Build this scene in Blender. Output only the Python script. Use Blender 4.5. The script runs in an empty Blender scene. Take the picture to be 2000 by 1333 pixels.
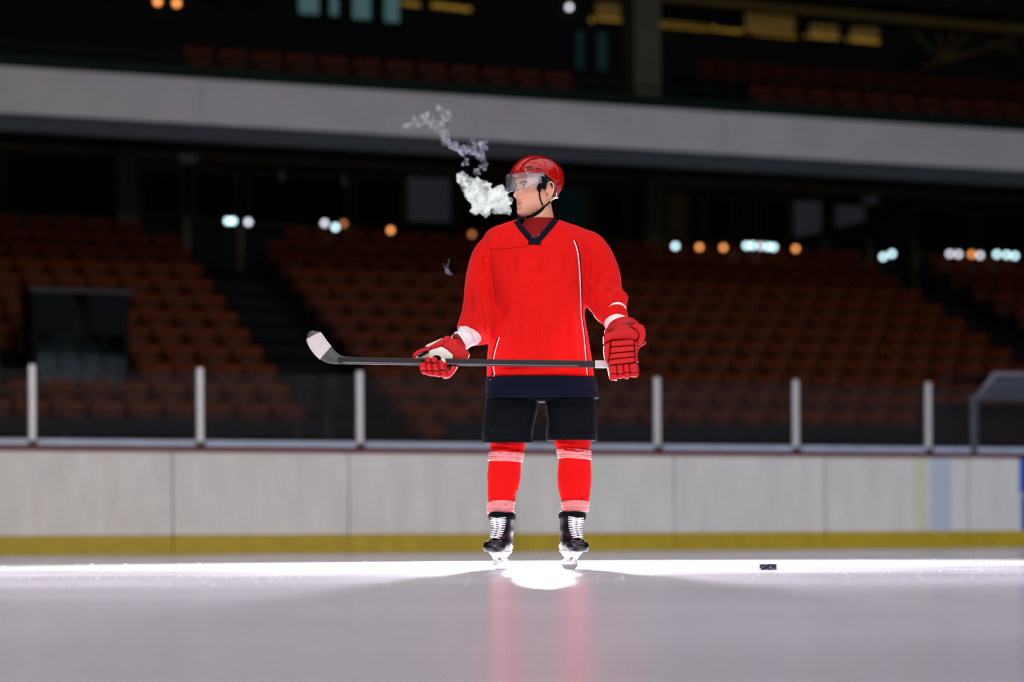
import bpy, bmesh, math, random
from math import sin, cos, tan, atan, radians, pi, sqrt, exp, atan2
from mathutils import Vector, Matrix, noise
from mathutils.bvhtree import BVHTree
random.seed(7)
COL = bpy.context.scene.collection
SC = bpy.context.scene

# ------------------------------------------------------------------ camera
F = 4722.0; CZ = 0.145; TH = radians(21.0); ROLL = radians(0.33); HX, HY = 1000.0, 1051.0
DM = 11.2                                  # distance of the player
R_ = Vector((cos(TH), -sin(TH), 0)); FW = Vector((sin(TH), cos(TH), 0)); UP = Vector((0, 0, 1))
cam_d = bpy.data.cameras.new('camera'); cam = bpy.data.objects.new('camera', cam_d); COL.objects.link(cam)
cam_d.sensor_width = 36; cam_d.lens = F / 2000 * 36; cam_d.shift_y = (HY - 666.5) / 2000
cam_d.clip_start = .05; cam_d.clip_end = 300
cu = UP * cos(ROLL) + R_ * sin(ROLL); cr = R_ * cos(ROLL) - UP * sin(ROLL)
m = Matrix.Identity(4)
for i in range(3):
    m[i][0] = cr[i]; m[i][1] = cu[i]; m[i][2] = -FW[i]
m[0][3], m[1][3], m[2][3] = 0, 0, CZ
cam.matrix_world = m
cam_d.dof.use_dof = True; cam_d.dof.focus_distance = DM - .05; cam_d.dof.aperture_fstop = 1.35
SC.camera = cam

def level(x, y):                            # pixel -> level (unrolled) offsets from the horizon point
    dx, dy = x - HX, HY - y
    return dx * cos(ROLL) + dy * sin(ROLL), -dx * sin(ROLL) + dy * cos(ROLL)
def WD(x, y, D):                            # the world point seen at a pixel, D metres away
    a, b = level(x, y)
    v = FW * D + R_ * (a * D / F); v.z = CZ + b * D / F
    return v
def WN(x, y, n):                            # the same on the plane at perpendicular distance n
    a, b = level(x, y)
    D = n / (cos(TH) - a / F * sin(TH))
    return Vector((n * tan(TH + atan(a / F)), n, CZ + b * D / F))
RX = 50 * DM / F
def L(x, y, d=0.0):                         # player's own frame: x right, y away, z up
    a, b = level(x, y)
    D = DM + d
    return Vector((a * D / F - RX, d, CZ + b * D / F))
def px_of(v):                               # player's frame -> pixel
    D = DM + v.y
    a = (v.x + RX) * F / D; b = (v.z - CZ) * F / D
    return HX + a * cos(ROLL) - b * sin(ROLL), HY - (a * sin(ROLL) + b * cos(ROLL))
PROOT = FW * DM + R_ * RX
PM = Matrix.Translation(PROOT) @ Matrix.Rotation(-TH, 4, 'Z')

# ------------------------------------------------------------------ world, lights, exposure
w = bpy.data.worlds.new('World'); SC.world = w; w.use_nodes = True
w.node_tree.nodes['Background'].inputs[0].default_value = (.55, .6, .8, 1)
w.node_tree.nodes['Background'].inputs[1].default_value = .008
SC.view_settings.view_transform = 'Standard'; SC.view_settings.look = 'None'
SC.view_settings.gamma = 1; SC.view_settings.use_curve_mapping = False
SC.view_settings.exposure = 0.0
SC.cycles.use_denoising = True
SC.cycles.sample_clamp_indirect = 6
SC.cycles.volume_step_rate = .5
SC.cycles.max_bounces = 8; SC.cycles.transparent_max_bounces = 16
def area(name, loc, target, sx, sy, power, color, spread=180):
    l = bpy.data.lights.new(name, 'AREA'); l.shape = 'RECTANGLE'; l.size = sx; l.size_y = sy
    l.energy = power; l.color = color; l.spread = radians(spread)
    o = bpy.data.objects.new(name, l); COL.objects.link(o); o.location = loc
    o.rotation_euler = (Vector(target) - Vector(loc)).to_track_quat('-Z', 'Y').to_euler()
    return o
# banks of lamps hung over the rink
area('rink_ceiling_lights', (4, 5, 13), (4, 5.01, 0), 26, 18, 1250, (.93, .92, 1.0), 120)
# added fill lights for the far boards, cone narrowed to spare the stands
area('board_lights', (1, 6, 11), (1, 24.27, .2), 17, 1.5, 200, (1.0, .96, .90), 62)
area('board_lights', (18, 6, 11), (18, 24.27, .2), 17, 1.5, 230, (.80, .90, 1.0), 62)
# added front fill behind the camera, trained on the player
area('near_side_lights', (-5, -6, 8), tuple(PROOT + Vector((0, 0, .6))), 8, 4, 50, (1.0, .95, .93), 50)
# added low fill from behind the camera, reaching under the far balcony
area('near_stand_lights', (8, -14, 5.6), (12, 30, 4.5), 30, 1.5, 900, (.97, .96, 1.0), 120)
# photographer's soft box up to the left
sb = WD(50, 1051, 6.0); area('soft_box', (sb.x, sb.y, 4.1), tuple(PROOT + Vector((0, 0, 1.15))), 1.6, 1.6, 31, (1.0, .93, .86), 90)
# flash standing low behind the player, aimed at the camera
fl = WD(1052, 636, 14.4)
l = bpy.data.lights.new('back_flash', 'AREA'); l.shape = 'DISK'; l.size = .14; l.energy = 1500; l.color = (.93, .93, 1.0)
o = bpy.data.objects.new('back_flash', l); COL.objects.link(o); o.location = fl
o.rotation_euler = (WD(1040, 1100, 7.0) - fl).to_track_quat('-Z', 'Y').to_euler()

# ------------------------------------------------------------------ materials
def lin(c):
    return tuple(((v / 255) / 12.92 if v / 255 <= .04045 else ((v / 255 + .055) / 1.055) ** 2.4) for v in c)
def mat(name, rgb, rough=.6, metal=0.0, var=0.0, vscale=8.0, bump=0.0, bscale=40.0, spec=.5, sheen=0.0, coat=0.0, stretch=None):
    m = bpy.data.materials.new(name); m.use_nodes = True; nt = m.node_tree; N = nt.nodes; K = nt.links
    p = N['Principled BSDF']; c = lin(rgb)
    p.inputs['Base Color'].default_value = (*c, 1); p.inputs['Roughness'].default_value = rough
    p.inputs['Metallic'].default_value = metal; p.inputs['Specular IOR Level'].default_value = spec
    p.inputs['Sheen Weight'].default_value = sheen; p.inputs['Coat Weight'].default_value = coat
    p.inputs['Coat Roughness'].default_value = .08
    tc = N.new('ShaderNodeTexCoord'); mp = N.new('ShaderNodeMapping'); K.new(tc.outputs['Object'], mp.inputs[0])
    if stretch: mp.inputs['Scale'].default_value = stretch
    if var:
        n = N.new('ShaderNodeTexNoise'); n.inputs['Scale'].default_value = vscale; n.inputs['Detail'].default_value = 5
        K.new(mp.outputs[0], n.inputs['Vector'])
        r = N.new('ShaderNodeMapRange'); r.inputs[1].default_value = .3; r.inputs[2].default_value = .7
        r.inputs[3].default_value = 1 - var; r.inputs[4].default_value = 1 + var * .6
        K.new(n.outputs[0], r.inputs[0])
        mx = N.new('ShaderNodeVectorMath'); mx.operation = 'SCALE'; mx.inputs[0].default_value = c
        K.new(r.outputs[0], mx.inputs['Scale']); K.new(mx.outputs[0], p.inputs['Base Color'])
    if bump:
        n = N.new('ShaderNodeTexNoise'); n.inputs['Scale'].default_value = bscale; n.inputs['Detail'].default_value = 3
        K.new(mp.outputs[0], n.inputs['Vector'])
        b = N.new('ShaderNodeBump'); b.inputs['Strength'].default_value = bump; b.inputs['Distance'].default_value = .004
        K.new(n.outputs[0], b.inputs['Height']); K.new(b.outputs[0], p.inputs['Normal'])
    return m
def emis(name, rgb, s):
    m = bpy.data.materials.new(name); m.use_nodes = True; p = m.node_tree.nodes['Principled BSDF']
    p.inputs['Base Color'].default_value = (*lin(rgb), 1); p.inputs['Emission Color'].default_value = (*lin(rgb), 1)
    p.inputs['Emission Strength'].default_value = s; return m
def sheet(name, tint, gloss_col=(1, 1, 1), haze=0.0, rough=.02, ior=1.45, hazecol=(.6, .6, .62)):   # thin clear sheet
    m = bpy.data.materials.new(name); m.use_nodes = True; nt = m.node_tree; N = nt.nodes; K = nt.links
    for n in list(N): N.remove(n)
    out = N.new('ShaderNodeOutputMaterial'); t = N.new('ShaderNodeBsdfTransparent'); t.inputs[0].default_value = (*tint, 1)
    g = N.new('ShaderNodeBsdfGlossy'); g.inputs['Roughness'].default_value = rough; g.inputs[0].default_value = (*gloss_col, 1)
    fr = N.new('ShaderNodeFresnel'); fr.inputs[0].default_value = ior
    d = N.new('ShaderNodeBsdfDiffuse'); d.inputs[0].default_value = (*hazecol, 1)
    mh = N.new('ShaderNodeMixShader'); mh.inputs[0].default_value = haze
    K.new(t.outputs[0], mh.inputs[1]); K.new(d.outputs[0], mh.inputs[2])
    mx = N.new('ShaderNodeMixShader'); K.new(fr.outputs[0], mx.inputs[0]); K.new(mh.outputs[0], mx.inputs[1]); K.new(g.outputs[0], mx.inputs[2])
    K.new(mx.outputs[0], out.inputs[0]); return m

M = {}
M['ice'] = None
M['board'] = mat('board_white', (214, 211, 208), .45, var=.10, vscale=2.2, stretch=(2.5, 1, .7), bump=.1)
M['kick'] = mat('kick_yellow', (176, 150, 12), .5, var=.12, vscale=6, bump=.2)
M['cap'] = mat('cap_red', (104, 14, 10), .45, var=.1)
M['sill'] = mat('sill_pale', (172, 182, 204), .4, var=.12, vscale=5)
M['alu'] = mat('post_aluminium', (205, 203, 205), .42, .35, var=.05)
M['steel_dark'] = mat('dark_steel', (32, 34, 38), .5, .4)
M['blue'] = mat('board_blue', (20, 80, 190), .4)
M['fadedyellow'] = mat('faded_yellow', (206, 204, 184), .5, var=.08)
M['fadedblue'] = mat('faded_blue', (180, 191, 206), .5, var=.08)
M['glass'] = sheet('rink_glass', (.90, .91, .92), haze=.022, hazecol=(.34, .28, .27))
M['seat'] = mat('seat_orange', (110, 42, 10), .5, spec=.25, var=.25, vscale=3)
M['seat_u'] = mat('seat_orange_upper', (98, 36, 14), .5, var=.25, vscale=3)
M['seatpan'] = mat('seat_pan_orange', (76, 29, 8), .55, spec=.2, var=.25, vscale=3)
M['bracket'] = mat('seat_bracket', (26, 28, 30), .6, .3)
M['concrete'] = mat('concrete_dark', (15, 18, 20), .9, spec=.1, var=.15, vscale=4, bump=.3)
M['nosing'] = mat('stair_nosing', (34, 36, 36), .8, spec=.1, var=.1)
M['navy_panel'] = mat('navy_panel', (14, 26, 36), .6, spec=.1, var=.15)
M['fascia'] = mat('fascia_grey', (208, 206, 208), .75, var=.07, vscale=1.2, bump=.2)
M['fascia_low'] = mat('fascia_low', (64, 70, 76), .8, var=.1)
M['greenrail'] = mat('dark_green_rail', (10, 30, 20), .6, spec=.1)
M['soffit'] = mat('soffit', (44, 42, 34), .9, spec=.1, var=.2)
M['wall'] = mat('back_wall', (34, 36, 36), .9, spec=.1, var=.2)
M['brown'] = mat('brown_frame', (92, 84, 58), .7, var=.15)
M['column'] = mat('column_paint', (80, 76, 60), .8, var=.1)
M['darkglass'] = mat('dark_window_glass', (8, 16, 18), .15)
M['pane'] = sheet('office_glass', (.75, .85, .85), gloss_col=(.02, .022, .025), haze=.0)
M['blind'] = mat('roller_blind', (205, 212, 226), .8, var=.05)
M['tealblind'] = mat('teal_curtain', (70, 120, 122), .8, var=.25)
M['ochre'] = mat('ochre_panel', (120, 98, 48), .7, var=.2)
M['booth'] = mat('booth_teal', (6, 13, 15), .6, spec=.1, var=.15)
M['signbox'] = mat('sign_box', (190, 184, 196), .6)
M['lampcool'] = emis('lamp_cool', (190, 228, 235), 4.5)  # glow of lamp reflections put into the colour
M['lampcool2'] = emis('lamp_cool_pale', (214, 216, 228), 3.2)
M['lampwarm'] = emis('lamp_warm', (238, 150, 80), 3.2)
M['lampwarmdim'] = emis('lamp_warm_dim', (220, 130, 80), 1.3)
M['glowteal'] = emis('lit_teal_window', (120, 170, 172), .16)
M['glowyellow'] = emis('lit_yellow_strip', (210, 160, 60), .28)
M['glowdim'] = emis('lit_tan_window', (150, 120, 60), .1)
M['red'] = mat('jersey_red', (212, 14, 10), .85, var=.04, vscale=30, bump=.35, bscale=500, spec=.15, sheen=.03)
M['redmesh'] = mat('glove_red', (190, 8, 14), .6, var=.06, vscale=40, bump=.2, bscale=300, spec=.3)
M['gloveedge'] = mat('glove_red_dark', (120, 6, 12), .7)
M['darkred'] = mat('undershirt_red', (128, 8, 16), .8, bump=.2, bscale=300, spec=.2)
M['navy'] = mat('navy_cloth', (6, 12, 26), .85, bump=.3, bscale=400, spec=.12)
M['navy2'] = mat('navy_hem_cloth', (6, 14, 32), .85, bump=.3, bscale=400, spec=.12)
M['black'] = mat('black_cloth', (5, 9, 13), .8, bump=.3, bscale=300, spec=.08)
M['blackplastic'] = mat('black_plastic', (10, 10, 14), .3, spec=.5)
M['white'] = mat('white_cloth', (230, 228, 232), .8, var=.05, vscale=30, bump=.4, bscale=120)
M['palm'] = mat('palm_leather', (222, 216, 204), .7, var=.05, vscale=40, bump=.3, bscale=200)
M['sock'] = mat('sock_red', (205, 8, 6), .85, bump=.4, bscale=350, spec=.15)
M['tape'] = mat('sock_tape', (228, 128, 128), .3, var=.35, vscale=40, bump=.8, bscale=90, stretch=(1, 1, 6), coat=.3)
M['helmet'] = mat('helmet_red', (168, 10, 6), .2, coat=.25)
M['helmetdark'] = mat('helmet_vent', (20, 6, 8), .5)
M['visor'] = sheet('visor', (.93, .95, .98), gloss_col=(.2, .21, .23), haze=.075, hazecol=(.8, .85, .95), rough=.03)
M['lace'] = mat('lace', (235, 233, 238), .8)
M['holder'] = mat('holder_white', (232, 230, 232), .35, var=.2, vscale=60)
M['steel'] = mat('runner_steel', (200, 202, 208), .2, .9)
M['shaft'] = mat('stick_shaft', (16, 10, 14), .42, spec=.3)
M['shaftline'] = mat('shaft_line', (120, 104, 116), .4)
M['blade'] = mat('stick_blade', (66, 66, 66), .45, var=.3, vscale=60)
M['sticktape'] = mat('stick_tape', (196, 186, 184), .8, var=.06, vscale=60, bump=.4, bscale=80)
M['puck'] = mat('puck_rubber', (44, 32, 62), .75, var=.5, vscale=70)
M['snow'] = mat('snow', (245, 245, 250), .9)
M['eyewhite'] = mat('eye_white', (215, 205, 198), .2)
M['iris'] = mat('iris', (52, 34, 22), .2)
M['hair'] = mat('hair', (40, 26, 18), .7, bump=.8, bscale=400)
M['canopy'] = mat('canopy_grey', (72, 76, 88), .4, var=.05)
M['canopy_top'] = mat('canopy_edge', (128, 128, 142), .4)
def skin_mat():
    m = bpy.data.materials.new('skin'); m.use_nodes = True; nt = m.node_tree; p = nt.nodes['Principled BSDF']
    a = nt.nodes.new('ShaderNodeVertexColor'); a.layer_name = 'Col'
    nt.links.new(a.outputs[0], p.inputs['Base Color']); p.inputs['Roughness'].default_value = .5
    p.inputs['Subsurface Weight'].default_value = .15; p.inputs['Subsurface Radius'].default_value = (.02, .008, .004); p.inputs['Subsurface Scale'].default_value = .3
    p.inputs['Specular IOR Level'].default_value = .3
    return m
M['skin'] = skin_mat()
def ice_mat():
    m = bpy.data.materials.new('ice'); m.use_nodes = True; nt = m.node_tree; N = nt.nodes; K = nt.links; p = N['Principled BSDF']
    tc = N.new('ShaderNodeTexCoord'); n = N.new('ShaderNodeTexNoise'); n.inputs['Scale'].default_value = .7; n.inputs['Detail'].default_value = 6
    K.new(tc.outputs['Object'], n.inputs[0])
    r = N.new('ShaderNodeValToRGB'); r.color_ramp.elements[0].position = .35; r.color_ramp.elements[0].color = (*lin((206, 198, 208)), 1)
    r.color_ramp.elements[1].position = .65; r.color_ramp.elements[1].color = (*lin((222, 216, 224)), 1)
    K.new(n.outputs[0], r.inputs[0]); K.new(r.outputs[0], p.inputs['Base Color'])
    p.inputs['Roughness'].default_value = .3; p.inputs['IOR'].default_value = 1.31; p.inputs['Specular IOR Level'].default_value = .075
    n2 = N.new('ShaderNodeTexNoise'); n2.inputs['Scale'].default_value = 14; n2.inputs['Detail'].default_value = 8; n2.inputs['Roughness'].default_value = .7
    K.new(tc.outputs['Object'], n2.inputs[0])
    b = N.new('ShaderNodeBump'); b.inputs['Strength'].default_value = .12; b.inputs['Distance'].default_value = .01
    K.new(n2.outputs[0], b.inputs['Height']); K.new(b.outputs[0], p.inputs['Normal'])
    mr = N.new('ShaderNodeMapRange'); mr.inputs[1].default_value = .35; mr.inputs[2].default_value = .7; mr.inputs[3].default_value = .10; mr.inputs[4].default_value = .20
    K.new(n.outputs[0], mr.inputs[0]); K.new(mr.outputs[0], p.inputs['Roughness'])
    return m
M['ice'] = ice_mat()

# ------------------------------------------------------------------ mesh helpers
class MB:
    def __init__(s): s.v = []; s.f = []
    def add(s, vs, fs):
        o = len(s.v); s.v += [Vector(v) for v in vs]; s.f += [tuple(i + o for i in f) for f in fs]; return s
    def box(s, x0, x1, y0, y1, z0, z1):
        return s.add([(x, y, z) for z in (z0, z1) for y in (y0, y1) for x in (x0, x1)],
                     [(0, 2, 3, 1), (4, 5, 7, 6), (0, 1, 5, 4), (2, 6, 7, 3), (0, 4, 6, 2), (1, 3, 7, 5)])
    def prism(s, pts, vec):                 # polygon swept along a vector
        n = len(pts); vec = Vector(vec)
        a = [Vector(p) for p in pts]
        return s.add(a + [p + vec for p in a], [tuple(range(n))[::-1], tuple(range(n, 2 * n))] + [(i, (i + 1) % n, n + (i + 1) % n, n + i) for i in range(n)])
    def rings(s, rs, closed_ends=True):
        n = len(rs[0]); o = len(s.v)
        for r in rs: s.v += [Vector(p) for p in r]
        for k in range(len(rs) - 1):
            for i in range(n):
                j = (i + 1) % n
                s.f.append((o + k * n + i, o + k * n + j, o + (k + 1) * n + j, o + (k + 1) * n + i))
        if closed_ends:
            s.f.append(tuple(o + i for i in range(n))[::-1]); s.f.append(tuple(o + (len(rs) - 1) * n + i for i in range(n)))
        return s
    def tube(s, path, rad, seg=10, rad2=None, up=None, cap=True):
        P = [Vector(p) for p in path]; n = len(P); rs = []
        for k in range(n):
            t = (P[min(k + 1, n - 1)] - P[max(k - 1, 0)]).normalized()
            u = Vector(up) if up else Vector((0, 1, 0))
            if abs(t.dot(u)) > .95: u = Vector((1, 0, 0))
            b = t.cross(u).normalized(); u = b.cross(t).normalized()
            ra = rad[k] if isinstance(rad, (list, tuple)) else rad
            rb = (rad2[k] if isinstance(rad2, (list, tuple)) else rad2) if rad2 is not None else ra
            rs.append([P[k] + b * ra * cos(2 * pi * i / seg) + u * rb * sin(2 * pi * i / seg) for i in range(seg)])
        return s.rings(rs, cap)
    def sphere(s, c, r, nu=12, nv=8, rot=None):
        c = Vector(c); r = r if isinstance(r, (tuple, list)) else (r, r, r); rs = []
        for k in range(nv + 1):
            ph = -pi / 2 + pi * (k + .02 if k == 0 else (k - .02 if k == nv else k)) / nv
            ring = []
            for i in range(nu):
                p = Vector((cos(ph) * cos(2 * pi * i / nu) * r[0], cos(ph) * sin(2 * pi * i / nu) * r[1], sin(ph) * r[2]))
                if rot: p = rot @ p
                ring.append(c + p)
            rs.append(ring)
        return s.rings(rs)
    def mesh(s, name, m, smooth=True, loc=(0, 0, 0)):
        me = bpy.data.meshes.new(name); lo = Vector(loc)
        me.from_pydata([tuple(v - lo) for v in s.v], [], s.f)
        bm = bmesh.new(); bm.from_mesh(me); bmesh.ops.recalc_face_normals(bm, faces=bm.faces); bm.to_mesh(me); bm.free()
        if m: me.materials.append(m)
        if smooth:
            me.polygons.foreach_set('use_smooth', [True] * len(me.polygons))
        me.update(); return me
    def build(s, name, m, parent=None, smooth=False, loc=(0, 0, 0), bevel=0, org=(0, 0, 0)):
        o = bpy.data.objects.new(name, s.mesh(name, m, smooth, org)); COL.objects.link(o); o.location = loc if org == (0, 0, 0) else org
        if parent: o.parent = parent
        if bevel:
            b = o.modifiers.new('bevel', 'BEVEL'); b.width = bevel; b.segments = 2; b.limit_method = 'ANGLE'
        return o
def tag(o, label=None, cat=None, group=None, kind=None):
    if label: o['label'] = label
    if cat: o['category'] = cat
    if group: o['group'] = group
    if kind: o['kind'] = kind
    return o
def empty(name, loc=(0, 0, 0), rz=0, parent=None):
    o = bpy.data.objects.new(name, None); COL.objects.link(o); o.location = loc; o.rotation_euler = (0, 0, rz)
    o.empty_display_size = .1
    if parent: o.parent = parent
    return o
def bake(o, mods):                           # apply modifiers without ops
    for t, kw in mods:
        md = o.modifiers.new('m', t)
        for k, v in kw.items(): setattr(md, k, v)
    dg = bpy.context.evaluated_depsgraph_get(); dg.update()
    me = bpy.data.meshes.new_from_object(o.evaluated_get(dg)); old = o.data
    mats = list(old.materials); o.modifiers.clear(); o.data = me
    if not len(me.materials):
        for x in mats: me.materials.append(x)
    me.polygons.foreach_set('use_smooth', [True] * len(me.polygons)); me.update()
    return o
def cr_interp(pts, n):                      # Catmull-Rom through tuples
    out = []; m = len(pts)
    for k in range(n):
        t = k / (n - 1) * (m - 1); i = min(int(t), m - 2); u = t - i
        p0, p1, p2, p3 = pts[max(i - 1, 0)], pts[i], pts[i + 1], pts[min(i + 2, m - 1)]
        out.append(tuple(.5 * (2 * b + (c - a) * u + (2 * a - 5 * b + 4 * c - d) * u * u + (3 * b - a - 3 * c + d) * u ** 3) for a, b, c, d in zip(p0, p1, p2, p3)))
    return out
def lin_interp(xs, ys, x):
    if x <= xs[0]: return ys[0]
    for i in range(len(xs) - 1):
        if x <= xs[i + 1]:
            t = (x - xs[i]) / (xs[i + 1] - xs[i]); t = t * t * (3 - 2 * t) * .5 + t * .5
            return ys[i] + (ys[i + 1] - ys[i]) * t
    return ys[-1]

# ================================================================== THE SETTING
NB = 24.27                                    # the board wall stands here
fl_ = MB().add([(-14, -8, 0), (40, -8, 0), (40, NB + .02, 0), (-14, NB + .02, 0)], [(0, 1, 2, 3)])
tag(fl_.build('floor', M['ice']), 'smooth grey white rink ice under the player', kind='structure')
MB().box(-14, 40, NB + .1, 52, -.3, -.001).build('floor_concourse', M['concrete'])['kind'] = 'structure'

# --- the board wall: every white panel a piece
boards = empty('wall_rink', (0, NB, 0)); tag(boards, 'white rink board wall with yellow kick strip and red cap', kind='structure')
def child(mb, name, m, parent, smooth=False, bevel=0):
    return mb.build(name, m, parent, smooth, loc=(0, 0, 0), bevel=bevel)
S0 = 5.61; PW = 1.876
for i in range(-4, 8):
    a = S0 + (i) * PW; b = a + PW
    child(MB().box(a + .006, b - .006, 0, .04, .19, 1.055), 'board_panel', M['board'], boards, bevel=.004)
    child(MB().box(a + .003, b - .003, -.012, .04, .0, .188), 'kick_strip', M['kick'], boards, bevel=.004)
child(MB().box(S0 - 4 * PW, S0 + 8 * PW, .05, .12, 0, 1.05), 'backing', M['steel_dark'], boards)
child(MB().box(S0 - 4 * PW, S0 + 8 * PW, -.03, .16, 1.045, 1.088), 'cap_rail', M['cap'], boards, bevel=.006)
# pale vertical bands and the blue board at the far right
def dec(x0, x1, y0, y1, m, nm, t=.004):
    p0 = WN(x0, y1, NB); p1 = WN(x1, y0, NB)
    child(MB().box(p0.x, p1.x, -t, .001, p0.z, p1.z), nm, m, boards)
child(MB().box(14.26, 14.44, -.004, .001, .2, 1.05), 'faded_band', M['fadedyellow'], boards)['label'] = 'pale yellow faded band'
child(MB().box(14.48, 14.76, -.004, .001, .2, 1.05), 'faded_band', M['fadedblue'], boards)['label'] = 'pale blue faded band'
child(MB().box(15.68, 17.2, -.006, .001, .62, 1.05), 'blue_board', M['blue'], boards)
child(MB().box(15.70, 17.2, -.006, .001, .2, .60), 'blue_board', M['blue'], boards)

# --- glass shield
shield = empty('glass_shield', (0, NB + .05, 1.088))
tag(shield, 'clear glass shield with pale metal posts standing on the white rink boards', 'barrier')
posts = [4.196 + 1.7145 * i for i in range(-3, 7)]
ext = posts + [15.08, 17.8, 20.5]
for i, s in enumerate(posts):
    child(MB().box(s - .035, s + .035, -.03, .03, -.03, .82), 'post', M['alu'], shield, bevel=.01)
    child(MB().box(s - .033, s + .033, .03, .10, -.03, .815), 'post_core', M['steel_dark'], shield)  # post side in shade, its darkness put into the colour
    child(MB().box(s - .05, s + .05, -.04, .10, -.03, .06), 'post_foot', M['steel_dark'], shield)
child(MB().box(15.05, 15.11, -.03, .03, -.03, .70), 'post', M['canopy'], shield, bevel=.01)
for s0, s1 in zip(ext[:-1], ext[1:]):
    child(MB().box(s0 + .03, s1 - .03, -.006, .006, .0, .775), 'glass_pane', M['glass'], shield)
    if s0 > 2.4: child(MB().box(s0 + .05, s1 - .05, -.035, .02, .014, .075), 'bottom_rail', M['sill'], shield)

# --- lower stand
N0, DN, Z0, DZ = 31.7, .73, 1.16, .316
AISLES = [(9.25, 10.65), (22.35, 23.8)]
terr = empty('lower_terrace', (0, N0, 0)); tag(terr, 'dark concrete terrace steps under the orange seats', kind='structure')
for k in range(-1, 12):
    n = N0 + DN * k; z = Z0 + DZ * k
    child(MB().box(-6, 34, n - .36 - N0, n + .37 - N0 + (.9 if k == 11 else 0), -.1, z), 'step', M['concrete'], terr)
for (a0, a1) in AISLES:
    ai = empty('aisle_stair', ((a0 + a1) / 2, N0, 0)); tag(ai, 'dark stair aisle %s orange seat blocks' % ('between the left and middle' if a0 < 12 else 'between the middle and right'), kind='structure')
    for k in range(-1, 11):
        n = N0 + DN * k; z = Z0 + DZ * k
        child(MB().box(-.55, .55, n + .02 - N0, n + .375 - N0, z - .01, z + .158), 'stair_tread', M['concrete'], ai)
        child(MB().box(-.55, .55, n - .37 - N0, n - .34 - N0, z - .05, z + .004), 'stair_nosing', M['nosing'], ai)
# navy panel in front of the first row
nv = MB()
for a, b in ((-6, 9.3), (10.9, 22.3), (23.9, 34)): nv.box(a, b, 30.56, 30.60, 1.52, 1.71)
np_ = empty('barrier_rail', (8, 30.56, 0)); tag(np_, 'long dark navy barrier panel in front of the lowest orange seats', 'barrier')
for a, b in ((-6, 9.25), (10.8, 22.35), (23.8, 34)):
    c = MB().box(a, b, 30.56, 30.60, 1.50, 1.70).build('panel', M['navy_panel'], None); c.parent = np_; c.matrix_parent_inverse = Matrix.Translation((-8, -30.56, 0))
    x = a + .3
    while x < b:
        c = MB().box(x - .02, x + .02, 30.60, 30.64, .84, 1.6).build('post', M['steel_dark'], None); c.parent = np_; c.matrix_parent_inverse = Matrix.Translation((-8, -30.56, 0))
        x += 1.9

# --- seats
def seat_meshes(mseat, mpan):
    b = MB(); rs = []
    for k in range(7):                        # back shell
        z = .40 + .43 * k / 6; yy = .02 + .07 * (k / 6) ** 1.2; hw = .205 if 0 < k < 6 else .185
        ring = []
        for i in range(9):
            x = -hw + 2 * hw * i / 8; ring.append((x, yy - .03 * (1 - (x / .205) ** 2) * -1, z))
        for i in range(8, -1, -1):
            x = -hw + 2 * hw * i / 8; ring.append((x, yy + .022 - .03 * (1 - (x / .205) ** 2) * -1, z))
        rs.append(ring)
    b.rings(rs); back = b.mesh('seat_back', mseat)
    p = MB(); rs = []
    for k in range(5):                        # tipped-up pan
        z = .42 + .30 * k / 4; yy = -.10 + .06 * k / 4; hw = .195 if 0 < k < 4 else .17
        rs.append([(-hw, yy, z), (-hw * .5, yy - .022, z), (hw * .5, yy - .022, z), (hw, yy, z), (hw, yy + .03, z), (-hw, yy + .03, z)])
    p.rings(rs); pan = p.mesh('seat_pan', mpan)
    q = MB(); q.box(-.03, .03, .05, .12, 0, .46); q.box(-.17, .17, -.05, .06, .40, .44); q.box(-.08, .08, .02, .15, 0, .02)
    return back, pan, q.mesh('bracket', M['bracket'], False)
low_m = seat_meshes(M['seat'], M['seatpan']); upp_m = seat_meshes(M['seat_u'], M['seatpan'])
low_m[0].name = 'seat_back'
ORD = ['first', 'second', 'third', 'fourth', 'fifth', 'sixth', 'seventh', 'eighth', 'ninth', 'tenth', 'eleventh', 'twelfth', 'thirteenth',
       'fourteenth', 'fifteenth', 'sixteenth', 'seventeenth', 'eighteenth', 'nineteenth', 'twentieth', 'twenty-first', 'twenty-second', 'twenty-third', 'twenty-fourth']
cands = []
def imgx(s, n, z):
    v = Vector((s, n, z - CZ)); D = v.dot(FW); return HX + v.dot(R_) / D * F, HY - v.z / D * F, F / D
for k in range(-1, 12):
    n = N0 + DN * k + .05; z = Z0 + DZ * k
    for blk, s_a, s_b in (('left', 3.25, 9.25), ('middle', 10.65, 22.35), ('right', 23.8, 28.3)):
        cnt = round((s_b - s_a) / .505); p = (s_b - s_a) / cnt
        for i in range(cnt):
            j = cnt - 1 - i if blk == 'left' else i
            if k == 11 and blk != 'right' and j == 0: continue
            if k in (2, 3) and s_a + (i + .5) * p < 7.25 and blk == 'left': continue
            cands.append((blk, k, j, s_a + (i + .5) * p, n, z))
vis, rest = [], []
for c in cands:
    x, y, sc_ = imgx(c[3], c[4], c[5] + .7)
    hid = (915 < x < 1205 and 450 < y < 860) or (60 < x < 250 and 590 < y < 745) or y > 815
    (vis if (-15 < x < 2015 and not hid) else rest).append((sc_, x, y, c))
vis.sort(key=lambda t: -t[0])
N_IND = 262
def put_seat(meshes, loc, label, group, mirror=False):
    r = empty('stadium_seat', loc); tag(r, label, 'seat', group)
    for nm, me in zip(('seat_back', 'seat_pan', 'bracket'), meshes):
        o = bpy.data.objects.new(nm, me); COL.objects.link(o); o.parent = r
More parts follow.
